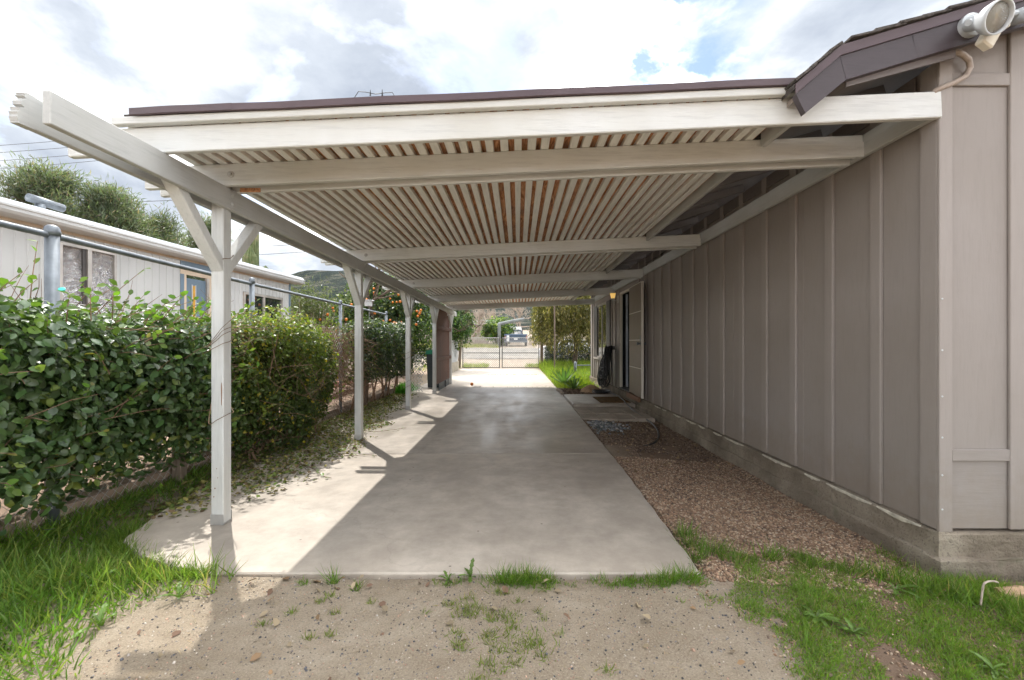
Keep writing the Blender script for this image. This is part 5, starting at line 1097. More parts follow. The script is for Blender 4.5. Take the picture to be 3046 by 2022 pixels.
# sprigs above the top with lighter leaves
sp = [((-2.98, 3.05, 1.48), (-2.86, 3.32, 1.86)), ((-3.0, 2.9, 1.45), (-2.95, 3.2, 1.72)), ((-2.9, 2.45, 1.45), (-2.9, 2.62, 1.68)), ((-3.1, 2.75, 1.48), (-3.1, 2.8, 1.95)), ((-2.9, 3.35, 1.45), (-2.8, 3.62, 1.70)), ((-2.92, 3.6, 1.42), (-2.75, 3.86, 1.66)), ((-2.95, 2.3, 1.42), (-2.9, 2.42, 1.60)), ((-2.85, 3.0, 1.4), (-2.72, 3.25, 1.55))]
rs = np.random.default_rng(64)
for q in range(34):
    y = rs.uniform(1.9, 4.4); a_ = (-3.1 + rs.uniform(-.2, .38), y, 1.44 + rs.uniform(-.05, .06)); sp.append((a_, (a_[0] + rs.normal() * .08 + .04, y + rs.normal() * .12 + .05, a_[2] + rs.uniform(0.06, 0.24))))
for a, b_ in sp:
    a, b_ = Vector(a), Vector(b_); md = (a + b_) / 2 + Vector((0.02, -0.02, 0.02)); mb.tube([a, md, b_], [0.0035, 0.003, 0.0015], 5)
mb.build('twigs', 'twig', h1)
mb = MB()
SV = []; 
for a, b_ in sp:
    a, b_ = Vector(a), Vector(b_)
    for t in (0.3, 0.5, 0.68, 0.85, 0.99):
        p = a + (b_ - a) * t; D = Vector((rg.normal(), rg.normal(), 0.5)); SV.append((p, D))
for p, D in SV[:14]: place_leaf(LS, p, D, (rg.normal() * 0.4, -0.8, 0.6), rg.uniform(0.05, 0.075), h1)
Pp = np.array([list(p) for p, D in SV[14:]]); Dd = np.array([list(D) for p, D in SV[14:]]); A, B_, N = frames(Dd, unit(rng.normal(size=Dd.shape) * 0.4 + np.array([0, -0.8, 0.6])))
stuff(fast_mesh('sprig_foliage', LEAF_V, LEAF_F, Pp, A, B_, N, rng.uniform(0.05, 0.075, len(Pp)), colmix(len(Pp), (0.11, 0.2, 0.03), 0.3), 'leaf', h1))
rs = np.random.default_rng(66); mb = MB(); PP = []; DD = []
for q in range(75):      # loose shoots poking out of the face and top
    y = rs.uniform(1.9, 4.5); a_ = Vector((-2.86 + rs.normal() * .05, y, rs.uniform(0.45, 1.5))); d_ = Vector((0.45 + abs(rs.normal()) * .3, rs.normal() * .6, 0.55 + rs.normal() * .45)).normalized(); b_ = a_ + d_ * rs.uniform(0.12, 0.34)
    mb.tube([a_, (a_ + b_) / 2 + Vector((0, 0, 0.015)), b_], [0.003, 0.0024, 0.0012], 4, cap=False)
    for t_ in np.linspace(0.35, 1, 6): PP.append(list(a_ + (b_ - a_) * t_)); DD.append(list((b_ - a_).normalized() * 0.5 + Vector(rs.normal(size=3)) * 0.6))
stuff(mb.build('shoots', 'twig', h1)); A, B_, N = frames(np.array(DD), unit(rs.normal(size=(len(DD), 3)) * 0.5 + np.array([0.3, -0.5, 0.7])))
stuff(fast_mesh('shoot_foliage', LEAF_V, LEAF_F, np.array(PP), A, B_, N, rs.uniform(0.03, 0.07, len(PP)), colmix(len(PP), (0.095, 0.16, 0.035), 0.45, (0.22, 0.2, 0.05), 0.08), 'leaf', h1))
tag(MB().lathe([(0.012, 0), (0.017, 0.006), (0.019, 0.014), (0.016, 0.015)], 10, at(186, 864, 2.85), (0.3, -0.6, 0.7)).build('plastic_clip', 'teal_plastic'), 'small teal plastic clip caught in the hedge top', 'clip')
SHOOTS = []
# --- second hedge: yellow-green small leaves, spilling to the ground
h2 = thing('yellow_green_bush', 'yellow-green small-leaved bush between the first and second posts', 'bush', (-3.1, 5.5, 0.05))
P, out = hedge_pts(20000, 4.25, 6.65, -3.10, 0.54, 0.82, 0.85, 61, 0.14, 0.6, 0.55, 2.4, 0.9); k = P[:, 2] > 0.02; P, out = P[k], out[k]; n = len(P)
tt = np.clip((P[:, 2] - 0.5) / 1.1, 0, 1)[:, None]; col = ((1 - tt) * np.array((0.058, 0.092, 0.024)) + tt * np.array((0.135, 0.185, 0.035))) * rng.uniform(0.55, 1.45, (n, 1)); yk = rng.random(n) < 0.05 + 0.10 * tt[:, 0]; col[yk] = np.array((0.34, 0.29, 0.03)) * rng.uniform(0.7, 1.2, (yk.sum(), 1))  # yellower leaves plus a sunlit top over darker base, painted by height
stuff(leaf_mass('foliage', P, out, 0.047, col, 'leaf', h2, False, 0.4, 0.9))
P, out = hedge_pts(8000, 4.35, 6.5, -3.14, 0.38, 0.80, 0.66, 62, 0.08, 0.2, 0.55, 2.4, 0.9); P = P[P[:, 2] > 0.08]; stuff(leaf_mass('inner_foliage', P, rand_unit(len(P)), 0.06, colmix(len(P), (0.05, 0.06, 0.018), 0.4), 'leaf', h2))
rs = np.random.default_rng(63)      # loose outer shoots break the outline
for q in range(46):
    y = rs.uniform(4.3, 6.5); a_ = Vector((-2.85 + rs.normal() * .1, y, rs.uniform(0.4, 1.55))); d_ = Vector((0.35 + rs.normal() * .4, rs.normal() * .5, 0.7 + rs.normal() * .3)).normalized(); L_ = rs.uniform(0.18, 0.42)
    SHOOTS.append((a_, a_ + d_ * L_))
mb = MB(); twigs(mb, 260, 4.4, 6.4, -3.4, -2.75, 0.1, 1.5, rg, 0.5, 0.0024, 0.2)
for k in range(18):
    y = rg.uniform(4.5, 6.6); pts = smooth([(-2.75, y, rg.uniform(0.5, 1.5)), (-2.55, y + rg.normal() * .2, rg.uniform(0.6, 1.3)), (-2.38, y + rg.normal() * .3, rg.uniform(0.5, 1.2))], 4); mb.tube(pts, 0.0022, 4, cap=False)
for k in range(30):
    y = rg.uniform(4.5, 6.7); mb.tube([(-3.1 + rg.normal() * .1, y, 0), (-3.1 + rg.normal() * .15, y + rg.normal() * .15, 0.7), (-3.0 + rg.normal() * .2, y + rg.normal() * .2, 1.4)], [0.012, 0.009, 0.004], 5, cap=False)
mb.build('twigs', 'twig', h2)
mb = MB(); PP = []; DD = []
for a_, b_ in SHOOTS:
    mb.tube([a_, (a_ + b_) / 2 + Vector((0, 0, 0.02)), b_], [0.003, 0.0025, 0.0012], 4, cap=False)
    for t_ in np.linspace(0.2, 1, 9): PP.append(list(a_ + (b_ - a_) * t_)); DD.append(list((b_ - a_).normalized() * 0.6 + Vector(rng.normal(size=3)) * 0.6))
stuff(mb.build('shoots', 'twig', h2)); A, B_, N = frames(np.array(DD), unit(rng.normal(size=(len(DD), 3)) * 0.5 + np.array([0.3, -0.5, 0.7])))
stuff(fast_mesh('shoot_foliage', LEAF_V, LEAF_F, np.array(PP), A, B_, N, rng.uniform(0.035, 0.06, len(PP)), colmix(len(PP), (0.17, 0.22, 0.035), 0.3), 'leaf', h2))
# --- dead twiggy tangle
h3 = thing('dead_vine_tangle', 'tangle of bare brown twigs left of the second post', 'shrub', (-3.15, 7.4, 0.05)); mb = MB(); rg = np.random.default_rng(70)
twigs(mb, 900, 6.85, 8.3, -3.45, -2.9, 0.35, 1.55, rg, 0.5, 0.0030, -0.15); mb.build('twigs', 'twig', h3)
P, out = hedge_pts(900, 6.8, 8.3, -3.15, 0.35, 1.05, 0.6, 71); stuff(leaf_mass('foliage', P, out, 0.045, colmix(900, (0.10, 0.13, 0.03), 0.4), 'leaf', h3))
# --- third hedge: shiny leaves beyond the second post
h4 = thing('shiny_hedge', 'shiny dark green hedge between the second and fourth posts', 'hedge', (-3.1, 9.6, 0.05))
P, out = hedge_pts(17000, 7.9, 11.6, -3.12, 0.42, 1.10, 0.66, 81, 0.15, 0.6); n = len(P); k = P[:, 2] > 0.42 + 0.25 * np.sin(P[:, 1] * 2.3); P, out = P[k], out[k]; n = len(P)
stuff(leaf_mass('foliage', P, out, 0.062, colmix(n, (0.042, 0.070, 0.030), 0.4, (0.14, 0.19, 0.04), 0.15), 'leaf_gloss', h4, False, 0.35, 0.9))
mb = MB(); twigs(mb, 160, 8, 11.4, -3.35, -2.8, 0.3, 1.5, rg, 0.5, 0.003, 0.2)
for k in range(12):
    y = 8.2 + k * 0.28; mb.tube([(-3.15, y, 0), (-3.1 + rg.normal() * .08, y + rg.normal() * .12, 0.5), (-3.1 + rg.normal() * .15, y + rg.normal() * .2, 1.2)], [0.025, 0.018, 0.006], 6, cap=False)
mb.build('twigs', 'twig', h4)
# vines wound about the posts
rg = np.random.default_rng(90)
for y, zs, lab in ((post_y[0], (0.74, 1.26, 1.86), 'thin dry vine wound round the first carport post'), (post_y[2], (0.45, 0.55, 1.0, 1.1), 'dry vine wound round the third carport post')):
    mb = MB()
    for z in zs:
        pts = [(PX0 - 0.10, y + 0.15, z + rg.normal() * .06), (PX0 - 0.01, y - 0.006, z - 0.02), ((PX0 + PX1) / 2, y - 0.008, z + 0.005), (PX1 + 0.004, y - 0.006, z + 0.03), (PX1 + 0.008, y + 0.06, z + 0.045), (PX1 - 0.0, y + 0.11, z + 0.06 + rg.normal() * .03), (PX1 - 0.12, y + 0.25, z + 0.08)]
        mb.tube(smooth(pts, 3), 0.0028, 4)
        if 1.1 < z < 1.3 and y < 4:
            for q in range(3): mb.tube(smooth([(PX0 - 0.02, y - 0.01, z), (PX0 + 0.05, y - 0.014, z + 0.05 + 0.02 * q), (PX1 + 0.02, y - 0.01, z + 0.10 + 0.03 * q), (PX1 + 0.12, y + 0.05, z + 0.16 + rg.normal() * .05), (PX1 + 0.2, y + 0.2, z + 0.13)], 4), 0.0022, 4)
    tag(mb.build('dry_vine', 'vine'), lab, 'vine')

# ================================================================== ground cover
def near(x, y): return np.clip(np.interp(y, [2.9, 3.3, 4.0, 4.8, 6.0, 7.4, 9.0, 12], [-2.55, -2.30, -2.0, -1.86, -1.95, -2.10, -2.35, -2.6]) - x, -1, 1)
def grass(name, pts, h, w, base, label, alt=None, pa=0.12, lean=0.45, mat='grass', hv=(0.45, 1.25)):
    pts = np.asarray(pts); n = len(pts); P = np.column_stack([pts[:, 0], pts[:, 1], gz(pts[:, 0], pts[:, 1]) - 0.005]); A = unit(np.column_stack([rng.normal(size=n) * lean, rng.normal(size=n) * lean, np.ones(n)])); A, B_, N = frames(A, rand_unit(n))
    hh = np.asarray(h) * rng.uniform(*hv, n); S = np.stack([hh, np.full(n, w) * rng.uniform(0.7, 1.3, n), hh], 1)
    return stuff(fast_mesh(name, BLADE_V, BLADE_F, P, A, B_, N, S, colmix(n, base, 0.35, alt, pa), mat), label, 'grass')
def noise2(x, y, s=0): return (np.sin(x * 3.1 + 1.7 * s) * np.cos(y * 2.7 - s) + np.sin(x * 7.3 - y * 4.1 + s) * 0.6 + np.sin(y * 9.1 + x * 5.7 + 2 * s) * 0.4)
GREEN = (0.075, 0.150, 0.022); STRAW = (0.30, 0.26, 0.12)
def sample(n, x0, x1, y0, y1, keep):
    x = rng.uniform(x0, x1, n); y = rng.uniform(y0, y1, n); k = keep(x, y); return np.column_stack([x[k], y[k]])
onslab = lambda x, y: (y > 2.44) & (x > np.interp(y, [2.43, 2.62, 2.86, 4, 7, 10, 14, 22.2], [-1.78, -2.25, -2.62, -2.88, -2.92, -2.95, -2.95, -2.86]) - 0.02) & (x < np.interp(y, [2.43, 4.4, 7, 12, 22.2], [1.035, 1.09, 1.10, 1.13, 1.12]) + 0.01)
edgeL = lambda y: np.interp(y, [0.8, 1.66, 2.0, 2.35, 2.45, 2.62, 2.86, 3.2, 4.6], [-1.62, -1.72, -1.82, -1.72, -1.75, -2.15, -2.55, -2.72, -2.92])
a = sample(26000, -3.2, -1.4, 1.0, 4.6, lambda x, y: (x < edgeL(y) + 0.10 * noise2(x, y, 1)) & ~onslab(x, y) & (rng.random(len(x)) < np.clip((edgeL(y) - x) * 2.2 + 0.25, 0.08, 1)))
grass('grass', a, np.clip(0.06 + 0.14 * (edgeL(a[:, 1]) - a[:, 0]) + 0.02 * noise2(a[:, 0] * 2, a[:, 1] * 2, 6), 0.04, 0.22), 0.0075, (0.125, 0.22, 0.038), 'long green grass along the foot of the glossy hedge', (0.22, 0.27, 0.06), 0.22, 0.7)
yy = rng.uniform(2.40, 3.05, 3600); a = np.column_stack([np.interp(yy, [2.40, 2.43, 2.62, 2.86, 3.05], [-1.75, -1.78, -2.25, -2.62, -2.68]) - np.abs(rng.normal(size=3600)) * 0.10 + 0.025, yy + rng.normal(size=3600) * 0.02])
grass('grass', a, 0.10 + 0.05 * noise2(a[:, 0] * 4, a[:, 1] * 4, 2), 0.006, (0.13, 0.21, 0.035), 'grass growing over the rounded left corner of the slab', (0.24, 0.28, 0.07), 0.2, 0.7)
a = sample(900, -2.5, -1.55, 2.2, 2.62, lambda x, y: (rng.random(len(x)) < 0.5) & ~onslab(x, y)); a[:, 1] = np.minimum(a[:, 1], 2.42)
grass('grass', a, 0.17, 0.006, (0.17, 0.25, 0.05), 'taller pale grass tufts at the near left slab corner', STRAW, 0.12)
def tufts(cs, per, sig): return np.concatenate([np.column_stack([cx + rng.normal(size=int(per * s)) * sig * s, cy + rng.normal(size=int(per * s)) * sig * 0.55 * s]) for cx, cy, s in cs])
cs = [(-0.42, 2.38, .6), (-0.36, 2.36, .7), (-0.10, 2.38, 1), (-0.03, 2.37, 1.0), (0.04, 2.37, 1.1), (0.12, 2.38, 1.1), (0.19, 2.37, 1), (0.27, 2.37, .7), (0.46, 2.36, 1), (0.54, 2.37, 1.2), (0.62, 2.36, 1.2), (0.70, 2.37, 1.2), (0.79, 2.36, 1.2), (0.87, 2.38, 1.2), (0.95, 2.38, 1), (-1.15, 2.37, .5), (-1.0, 2.38, .4), (-0.85, 2.38, .5)]
a = tufts([(x + rng.normal() * .03, y - abs(rng.normal()) * .035, q * rng.uniform(.5, 1.15)) for x, y, q in cs for _ in (0, 1)], 75, 0.040); a = a[a[:, 1] < 2.425]; grass('grass', a, np.clip(0.055 + 0.03 * noise2(a[:, 0] * 2.3, a[:, 1], 3) + np.where((a[:, 0] > -0.15) & (a[:, 0] < 0.2), 0.02, 0), 0.02, 0.13), 0.0036, (0.12, 0.21, 0.03), 'strip of short green grass along the front edge of the slab', STRAW, 0.10, 0.6)
cs = [(-0.22 + rng.normal() * 0.18 + 0.1, 1.95 + rng.normal() * 0.17, rng.uniform(.3, .8)) for k in range(34)] + [(-1.0 + rng.normal() * .15, 2.12 + rng.normal() * .12, .45) for k in range(8)] + [(-0.2, 2.08, 1.2), (-0.05, 2.05, 1.3), (0.0, 1.9, 1.4), (0.06, 1.85, 1.3), (-0.1, 1.72, 1), (0.35, 1.72, .5)]
a = tufts(cs, 60, 0.035); a = a[(a[:, 1] < 2.42)]; grass('grass', a, 0.042, 0.0034, (0.16, 0.21, 0.045), 'sparse tufts of grass on the sandy ground before the slab', STRAW, 0.1, 0.7)
edgeR = lambda y: np.interp(y, [0.8, 1.66, 2.0, 2.3, 2.45, 2.9], [1.35, 1.12, 0.98, 0.86, 1.06, 1.18])
gpatch = lambda x, y: noise2(x * 1.6, y * 1.6, 4) + 0.35 * noise2(x * 4, y * 4, 2)
a = sample(150000, 0.7, 3.6, 1.0, 3.0, lambda x, y: (rng.random(len(x)) < np.clip((x - edgeR(y) - 0.11 * noise2(x * 1.5, y * 1.5, 2) - 0.06 * noise2(x * 5, y * 5, 1)) / 0.22 + 0.3, 0.0, 1)) & ~onslab(x, y) & (y < 2.62 + 0.25 * noise2(x, 0 * y, 3)) & ~((x > 2.36) & (y > 2.45)) & (gpatch(x, y) > -1.15 + 1.3 * np.clip((y - 2.35) / 0.4, 0, 1)))
grass('grass', a, np.where(a[:, 0] > 2.35, 0.085, 0.034 + 0.012 * noise2(a[:, 0] * 3, a[:, 1] * 3, 9)), 0.0042, (0.155, 0.245, 0.045), 'short weedy grass in front of the house corner', STRAW, 0.10, 0.75)
a = tufts([(1.06, 2.62, 1), (1.10, 2.8, 1), (1.13, 2.95, .8), (1.22, 2.7, 1), (1.30, 2.62, .8), (1.55, 2.66, .7), (1.75, 2.6, .9), (1.95, 2.52, 1.2), (2.1, 2.45, 1.2), (2.25, 2.36, 1.3), (2.42, 2.2, 1.5), (2.55, 2.1, 1.6), (2.7, 2.2, 1.7), (2.62, 1.95, 1.7), (2.3, 2.3, 1.3)], 110, 0.055); a = a[~onslab(a[:, 0], a[:, 1]) & ~((a[:, 0] > 2.38) & (a[:, 1] > 2.44))]
grass('grass', a, 0.115, 0.005, (0.12, 0.20, 0.035), 'taller grass clumps between the gravel and the house corner', STRAW, 0.1, 0.45)
a = sample(42000, 1.12, 5.2, 12.6, 23.5, lambda x, y: (x > 1.16 + 0.06 * noise2(x, y, 5)) & ~((x > 2.36) & (y < 14.9)))
grass('grass', a, np.interp(a[:, 1], [12.6, 14, 18, 23], [0.14, 0.20, 0.36, 0.46]) * (1 + 0.35 * noise2(a[:, 0] * 1.4, a[:, 1] * 1.2, 8) / 2), 0.014, (0.155, 0.235, 0.032), 'lush bright green grass right of the far driveway', (0.26, 0.29, 0.05), 0.3, 0.4)
a = sample(1500, -3.2, -2.85, 11.0, 12.3, lambda x, y: x < 9); grass('grass', a, 0.22, 0.012, (0.05, 0.17, 0.015), 'dense green grass clump beside the white lattice panel', None, 0, 0.4)
a = np.concatenate([sample(1500, -2.9, -1.6, 22.5, 24.5, lambda x, y: rng.random(len(x)) < 0.6), sample(1200, 0.4, 1.2, 22.5, 24.2, lambda x, y: (x > 1.1 - 0.35 * (y - 22.4)) | (rng.random(len(x)) < .2)), sample(600, -4.5, -2.9, 17, 26, lambda x, y: x < 0)])
grass('grass', a, 0.2, 0.016, (0.16, 0.20, 0.04), 'thin weedy grass around the far gates', STRAW, 0.2)
a = sample(9000, -22, -1.9, 42.4, 46.5, lambda x, y: x < 99); grass('grass', a, 0.3, 0.035, (0.17, 0.19, 0.05), 'yellow-green verge grass across the road', STRAW, 0.25)
a = sample(9000, -3.1, -2.05, 3.2, 7.6, lambda x, y: (near(x, y) > 0.12) & (rng.random(len(x)) < np.clip(noise2(x * 2, y * 1.7, 11) * 0.5 + 0.25, 0, 1)))
grass('grass', a, 0.075, 0.006, (0.12, 0.19, 0.035), 'low grass and weeds at the foot of the yellow-green bush', STRAW, 0.15, 0.8)
# joints and slab cracks: tiny weeds
a = np.concatenate([np.column_stack([rng.uniform(-1.3, 0.9, 260), 17.6 + rng.normal(size=260) * 0.02]), np.column_stack([rng.uniform(-1.6, 1.0, 50), 12.72 + rng.normal(size=50) * 0.01])]); n = len(a)
A, B_, N = frames(unit(np.column_stack([rng.normal(size=n) * .6, rng.normal(size=n) * .6, np.ones(n)])), rand_unit(n)); S = np.stack([rng.uniform(0.02, 0.08, n), np.full(n, 0.008), np.full(n, 0.04)], 1)
stuff(fast_mesh('joint_weeds', BLADE_V, BLADE_F, np.column_stack([a, np.full(n, -0.01)]), A, B_, N, S, colmix(n, (0.10, 0.14, 0.03), 0.3), 'grass'), 'tiny weeds growing in the driveway joints', 'weeds')

# gravel bed, pebbles, mulch
OCT_V = [(1, 0, 0), (-1, 0, 0), (0, 1, 0), (0, -1, 0), (0, 0, 1), (0, 0, -1)]; OCT_F = [(0, 2, 4), (2, 1, 4), (1, 3, 4), (3, 0, 4), (2, 0, 5), (1, 2, 5), (3, 1, 5), (0, 3, 5)]
CUB_V = [(-.8, -.7, -.7), (.75, -.8, -.6), (.8, .7, -.7), (-.7, .8, -.6), (-.65, -.6, .65), (.6, -.55, .7), (.55, .6, .6), (-.6, .5, .75)]; CUB_F = [(0, 3, 2, 1), (4, 5, 6, 7), (0, 1, 5, 4), (1, 2, 6, 5), (2, 3, 7, 6), (3, 0, 4, 7)]
def pebbles(name, pts, s0, s1, cols, label, flat=0.6, mat='pebble', cat='gravel', lift=0.3):
    n = len(pts); s_ = rng.uniform(s0, s1, n); z = gz(pts[:, 0], pts[:, 1]) + s_ * lift; an = rng.uniform(0, 6.283, n); tl_ = rng.normal(size=(n, 2)) * 0.35
    A = unit(np.column_stack([np.cos(an), np.sin(an), tl_[:, 0]])); A, B_, N = frames(A, unit(np.column_stack([tl_, np.ones(n)])))
    S = np.stack([s_, s_ * rng.uniform(0.6, 0.95, n), s_ * flat * rng.uniform(0.6, 1.2, n)], 1); pal = np.array(cols); c = pal[rng.integers(0, len(pal), n)] * rng.uniform(0.7, 1.25, (n, 1))
    return stuff(fast_mesh(name, CUB_V, CUB_F, np.column_stack([pts, z]), A, B_, N, S, c, mat), label, cat)
PG = [(0.33, 0.22, 0.14), (0.26, 0.165, 0.105), (0.39, 0.29, 0.195), (0.19, 0.12, 0.08), (0.14, 0.10, 0.075), (0.34, 0.22, 0.145), (0.23, 0.145, 0.095), (0.44, 0.35, 0.255)]
mask = lambda x, y: (x > np.interp(y, [2.43, 4.4, 7], [1.04, 1.09, 1.10]) + 0.012) & (x < 2.42)
a = sample(30000, 1.04, 2.42, 2.35, 5.0, lambda x, y: mask(x, y) & (rng.random(len(x)) < np.clip(1.25 - 0.0 * y, 0, 1)))
pebbles('gravel', a, 0.006, 0.0125, PG, 'pinkish brown gravel bed between the slab and the house')
a = sample(16000, 1.08, 2.42, 3.0, 7.5, lambda x, y: mask(x, y) & (noise2(x * 1.3, y * 1.1, 5) + 0.9 * (y - 4.6) + 0.9 * (x - 1.9) > 0)); pebbles('gravel', a, 0.006, 0.014, [(0.11, 0.075, 0.052), (0.16, 0.11, 0.077), (0.08, 0.058, 0.045), (0.24, 0.175, 0.125)], 'darker leaf-strewn mulch below the house wall', 0.45)
cxy = rng.normal(size=(330, 2)) * np.array([0.16, 0.24]) + np.array([1.38, 6.95]); cxy = cxy[(cxy[:, 0] > 1.14) & (cxy[:, 1] < 7.38)]
pebbles('river_stones', cxy, 0.016, 0.034, [(0.17, 0.18, 0.20), (0.26, 0.27, 0.28), (0.12, 0.14, 0.14), (0.34, 0.33, 0.31)], 'small patch of blue-grey river stones by the pavers', 0.65, 'pebble', 'stones', 0.5)
a = sample(700, -1.8, 1.3, 1.2, 2.42, lambda x, y: x < 9); pebbles('grit', a, 0.003, 0.0062, [(0.07, 0.07, 0.075), (0.13, 0.11, 0.095), (0.10, 0.10, 0.11)], 'dark grains of grit on the sandy ground', 0.7, cat='grit')
a = sample(9000, -1.9, 1.3, 1.1, 2.42, lambda x, y: (x < 1.3) & (rng.random(len(x)) < 0.6 + 0.25 * noise2(x, y, 7)))
pebbles('grit', a, 0.0016, 0.0045, [(0.10, 0.085, 0.075), (0.30, 0.24, 0.18), (0.50, 0.44, 0.37), (0.20, 0.19, 0.19), (0.42, 0.27, 0.2)], 'loose grit on the sandy ground', 0.7, cat='grit')
a = sample(130, -1.8, 1.4, 1.2, 2.4, lambda x, y: x < 9); pebbles('pebbles', a, 0.0045, 0.009, [(0.11, 0.11, 0.12), (0.45, 0.40, 0.35), (0.24, 0.21, 0.19), (0.5, 0.33, 0.24)], 'scattered small pebbles on the sandy ground', 0.7, cat='pebbles')
a = sample(5000, 0.9, 3.3, 1.2, 2.6, lambda x, y: (x > edgeR(y)) & (gpatch(x, y) < -0.2)); pebbles('gravel', a, 0.004, 0.009, PG, 'gravel showing through the weedy grass by the house corner')
a = sample(700, 1.16, 2.5, 10.95, 12.7, lambda x, y: x < 9); pebbles('mulch', a, 0.01, 0.03, [(0.15, 0.10, 0.07), (0.22, 0.15, 0.10), (0.1, 0.075, 0.055)], 'dark bark mulch around the agave', 0.4, cat='mulch')
# leaf litter
def litter(name, pts, size, cols, label, z=None, cat='leaf litter'):
    n = len(pts); zz = (gz(pts[:, 0], pts[:, 1]) if z is None else z) + rng.uniform(0.004, 0.022, n); zz = np.where(onslab(pts[:, 0], pts[:, 1]), rng.uniform(0.003, 0.018, n), zz)
    N = unit(np.column_stack([rng.normal(size=(n, 2)) * 0.45, np.ones(n)])); an = rng.uniform(0, 6.283, n); A, B_, N = frames(np.column_stack([np.cos(an), np.sin(an), 0 * an]) - N * (N[:, :1] * np.cos(an)[:, None] + N[:, 1:2] * np.sin(an)[:, None]), N)
    pal = np.array(cols); c = pal[rng.integers(0, len(pal), n)] * rng.uniform(0.6, 1.3, (n, 1))
    return stuff(fast_mesh(name, LEAF_V, LEAF_F, np.column_stack([pts, zz]), A, B_, N, size * rng.uniform(0.5, 1.3, n), c, 'litter'), label, cat)
LC = [(0.13, 0.175, 0.042), (0.20, 0.17, 0.065), (0.15, 0.105, 0.06), (0.10, 0.15, 0.036), (0.28, 0.25, 0.08), (0.16, 0.2, 0.05)]
a = sample(19000, -3.15, -1.5, 3.2, 11, lambda x, y: rng.random(len(x)) < np.clip(near(x, y) * 2.6 + 0.26 * noise2(x * 1.5, y * 1.5, 3), 0.0, 0.95))
litter('leaf_litter', a, 0.042, LC, 'fallen leaves and creeping weed litter between the bushes and the posts')
a = sample(260, -1.9, 0.9, 1.3, 2.42, lambda x, y: rng.random(len(x)) < 0.3); litter('leaf_litter', a, 0.045, [(0.26, 0.17, 0.1), (0.16, 0.1, 0.07), (0.34, 0.27, 0.18)], 'few dry leaves on the sandy ground')
a = sample(500, 1.16, 2.4, 4.2, 7.4, mask); litter('leaf_litter', a, 0.04, [(0.22, 0.15, 0.09), (0.14, 0.09, 0.06), (0.32, 0.24, 0.16)], 'dry leaves on the mulch below the house wall')
a = np.concatenate([sample(2500, -6, -3.3, 3.5, 12, lambda x, y: rng.random(len(x)) < .5)]); litter('leaf_litter', a, 0.05, LC, "dry leaves on the neighbour's pinkish ground")
n = 420; pts = np.column_stack([rng.uniform(-1.8, 1.6, n), rng.uniform(1.25, 2.42, n)]); an = rng.uniform(0, 6.283, n)
A, B_, N = frames(np.column_stack([np.cos(an), np.sin(an), rng.normal(size=n) * 0.08]), unit(np.column_stack([rng.normal(size=(n, 2)) * 0.2, np.ones(n)]))); S = np.stack([rng.uniform(0.02, 0.09, n), rng.uniform(0.008, 0.014, n), rng.uniform(0.01, 0.03, n)], 1)
stuff(fast_mesh('straw', SLIM_V, SLIM_F, np.column_stack([pts, gz(pts[:, 0], pts[:, 1]) + 0.004]), A, B_, N, S, colmix(n, (0.30, 0.23, 0.14), 0.4), 'litter'), 'dry straw and stems scattered on the sandy ground', 'straw')
# creeping vine ends on the slab
rg = np.random.default_rng(99)
for k, (x, y, lab) in enumerate(((-2.0, 4.5, 'creeper tendril nearest the first post on the slab'), (-1.95, 5.0, 'leafy creeper tendril beside the second post shadow'), (-2.0, 6.3, 'creeper tendril beyond the second post'))):
    t = thing('creeper', lab, 'creeper', (x, y, 0)); pts = [Vector((x - 0.5, y + 0.1, 0.03))]; d = Vector((1, -0.25, 0)).normalized()
    for j in range(7): d = (d + Vector((0, rg.normal() * 0.3, 0))).normalized(); pts.append(pts[-1] + d * 0.13); pts[-1].z = 0.008 + 0.012 * rg.random()
    q = smooth(pts, 3); MB().tube(q, 0.003, 4).build('stem', 'vine', t)
    for j in range(2, len(q), 2): place_leaf(LS, q[j], (rg.normal(), rg.normal(), 0.2), (rg.normal() * .3, rg.normal() * .3, 1), rg.uniform(0.035, 0.06), t)

# broad-leaved weeds, each its own plant
WLm = bpy.data.meshes.new('weed_leaf_mesh'); wv = []; wfc = []
for i in range(9):      # toothed dandelion-like leaf
    t = i / 8; w = (0.03 + 0.20 * t ** 0.8 * (1 - t) ** 0.35) * (1.0 if i % 2 else 0.55) if i < 8 else 0.0; z = 0.16 * math.sin(t * 2.4) - 0.16 * t * t
    wv += [(t - (0.04 if i % 2 else 0), -w, z + 0.025), (t, 0, z), (t - (0.04 if i % 2 else 0), w, z + 0.025)]
for i in range(8):
    for j in range(2): wfc.append((i * 3 + j, i * 3 + j + 1, i * 3 + j + 4, i * 3 + j + 3))
WLm.from_pydata(wv, [], wfc); WLm.materials.append(M['weed_leaf']); WLm.update()
def rosette(x, y, r, n, label, up=0.35, name='weed', me_=None):
    t = thing(name, label, 'weed', (x, y, float(gz(x, y)))); z = float(gz(x, y))
    for k in range(n):
        an = 2 * math.pi * k / n + rng.uniform(-0.6, 0.6); e = up * rng.uniform(0.1, 1.6); D = Vector((math.cos(an), math.sin(an), e)); N = Vector((-math.cos(an) * e, -math.sin(an) * e, 1))
        place_leaf(me_ or WLm, (x, y, z + 0.005), D, N, r * rng.uniform(0.4, 1.25), t)
    return t
rosette(1.42, 2.06, 0.085, 24, 'large leafy dandelion-like weed on the gravel edge at the lower right'); rosette(1.53, 1.98, 0.065, 18, 'smaller rosette weed touching the big dandelion-like one'); rosette(1.95, 1.78, 0.07, 16, 'rosette weed among grass near the bottom right corner'); rosette(2.05, 2.35, 0.10, 8, 'weed rosette below the concrete footing')
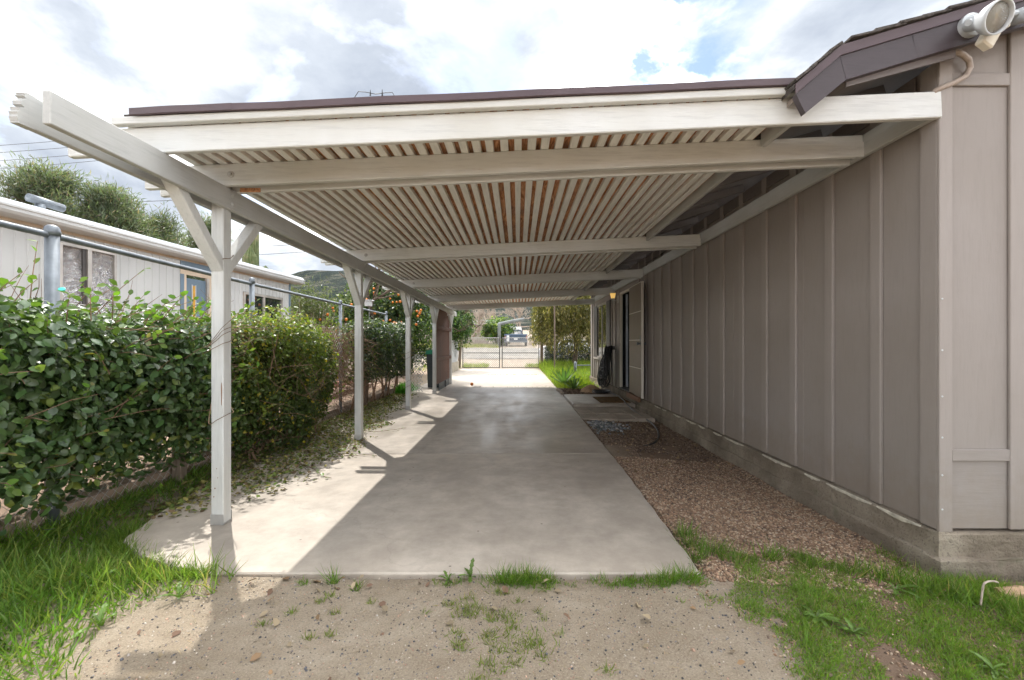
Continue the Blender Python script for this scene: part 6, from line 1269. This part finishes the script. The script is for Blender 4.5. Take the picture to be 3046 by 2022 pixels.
rosette(-0.26, 2.385, 0.085, 9, 'dark upright weed at the slab edge', 1.3); rosette(-0.38, 2.36, 0.07, 6, 'small weed left of the dark upright one at the slab edge', 0.9)
rosette(-1.93, 2.0, 0.10, 8, 'broad-leaved weed in the long grass at the lower left', 0.8); rosette(-2.28, 2.32, 0.13, 6, 'heart-leaved weed in the grass before the hedge', 0.9); rosette(-1.72, 2.2, 0.09, 7, 'weed with yellowing leaves at the grass edge', 0.5)
rosette(2.78, 2.3, 0.10, 5, 'round-leaved weed against the footing at the right edge', 1.6); rosette(2.55, 2.28, 0.07, 5, 'low weed under the footing corner', 0.8)
# agave
ALm = bpy.data.meshes.new('agave_leaf_mesh'); av = []; af = []
for i in range(7):
    t = i / 6; w = 0.115 * (0.55 + 1.1 * t) * (1 - t) ** 0.55 if t < 1 else 0.0; z = 0.10 * t * t
    av += [(t, -w, z + 0.03), (t, 0, z - 0.02), (t, w, z + 0.03)]
for i in range(6):
    for j in range(2): af.append((i * 3 + j, i * 3 + j + 1, i * 3 + j + 4, i * 3 + j + 3))
ALm.from_pydata(av, [], af); ALm.materials.append(M['agave_leaf']); ALm.polygons.foreach_set('use_smooth', [True] * len(af)); ALm.update()
def agave(x, y, z, r, n, label):
    t = thing('agave', label, 'agave', (x, y, z))
    for k in range(n):
        an = k * 2.4; e = 0.25 + 1.9 * (k / n) ** 1.3; D = Vector((math.cos(an), math.sin(an), e)); N = Vector((-math.cos(an) * e, -math.sin(an) * e, 1)); place_leaf(ALm, (x + 0.03 * math.cos(an), y + 0.03 * math.sin(an), z), D, N, r * rng.uniform(0.85, 1.1), t)
agave(1.42, 13.4, 0.05, 0.52, 20, 'larger green agave at the edge of the far grass'); agave(1.62, 12.6, -0.02, 0.38, 12, 'smaller grey-green agave in front of the larger one')
tag(MB().tube([(1.10, 11.9, 0.02), (1.14, 11.4, 0.03), (1.13, 10.95, 0.02)], [0.05, 0.045, 0.04], 7).build('log', 'bark_pale'), 'short grey log lying at the slab edge by the mulch', 'log')
tag(MB().lathe([(0.34, -0.05), (0.25, 0.07), (0.12, 0.15), (0.02, 0.18)], 9, (2.05, 12.1, -0.04)).build('soil_mound', 'log_tan'), 'small mound of reddish soil behind the hose', 'mound')
tag(MB().tube([(2.56, 2.30, -0.06), (2.66, 2.27, -0.035), (2.8, 2.28, -0.05)], [0.05, 0.055, 0.04], 8).build('log', 'log_tan'), 'short tan log in the grass below the footing corner', 'log')
tag(MB().tube(smooth([at(2917, 1800, 2.1), at(2922, 1760, 2.1), at(2928, 1735, 2.1), at(2950, 1728, 2.12), at(2968, 1732, 2.14)], 4), 0.0045, 7).build('bent_pipe', 'bark_pale', None, True), 'thin white bent pipe sticking out of the grass at the right', 'pipe')
tag(MB().lathe([(0.008, 0.0), (0.033, 0.008), (0.05, 0.036), (0.05, 0.05), (0.035, 0.085), (0.008, 0.095)], 12, (-1.40, 13.25, 0.0)).build('fallen_orange', 'orange_skin', None, True), 'single orange lying on the driveway joint', 'orange')
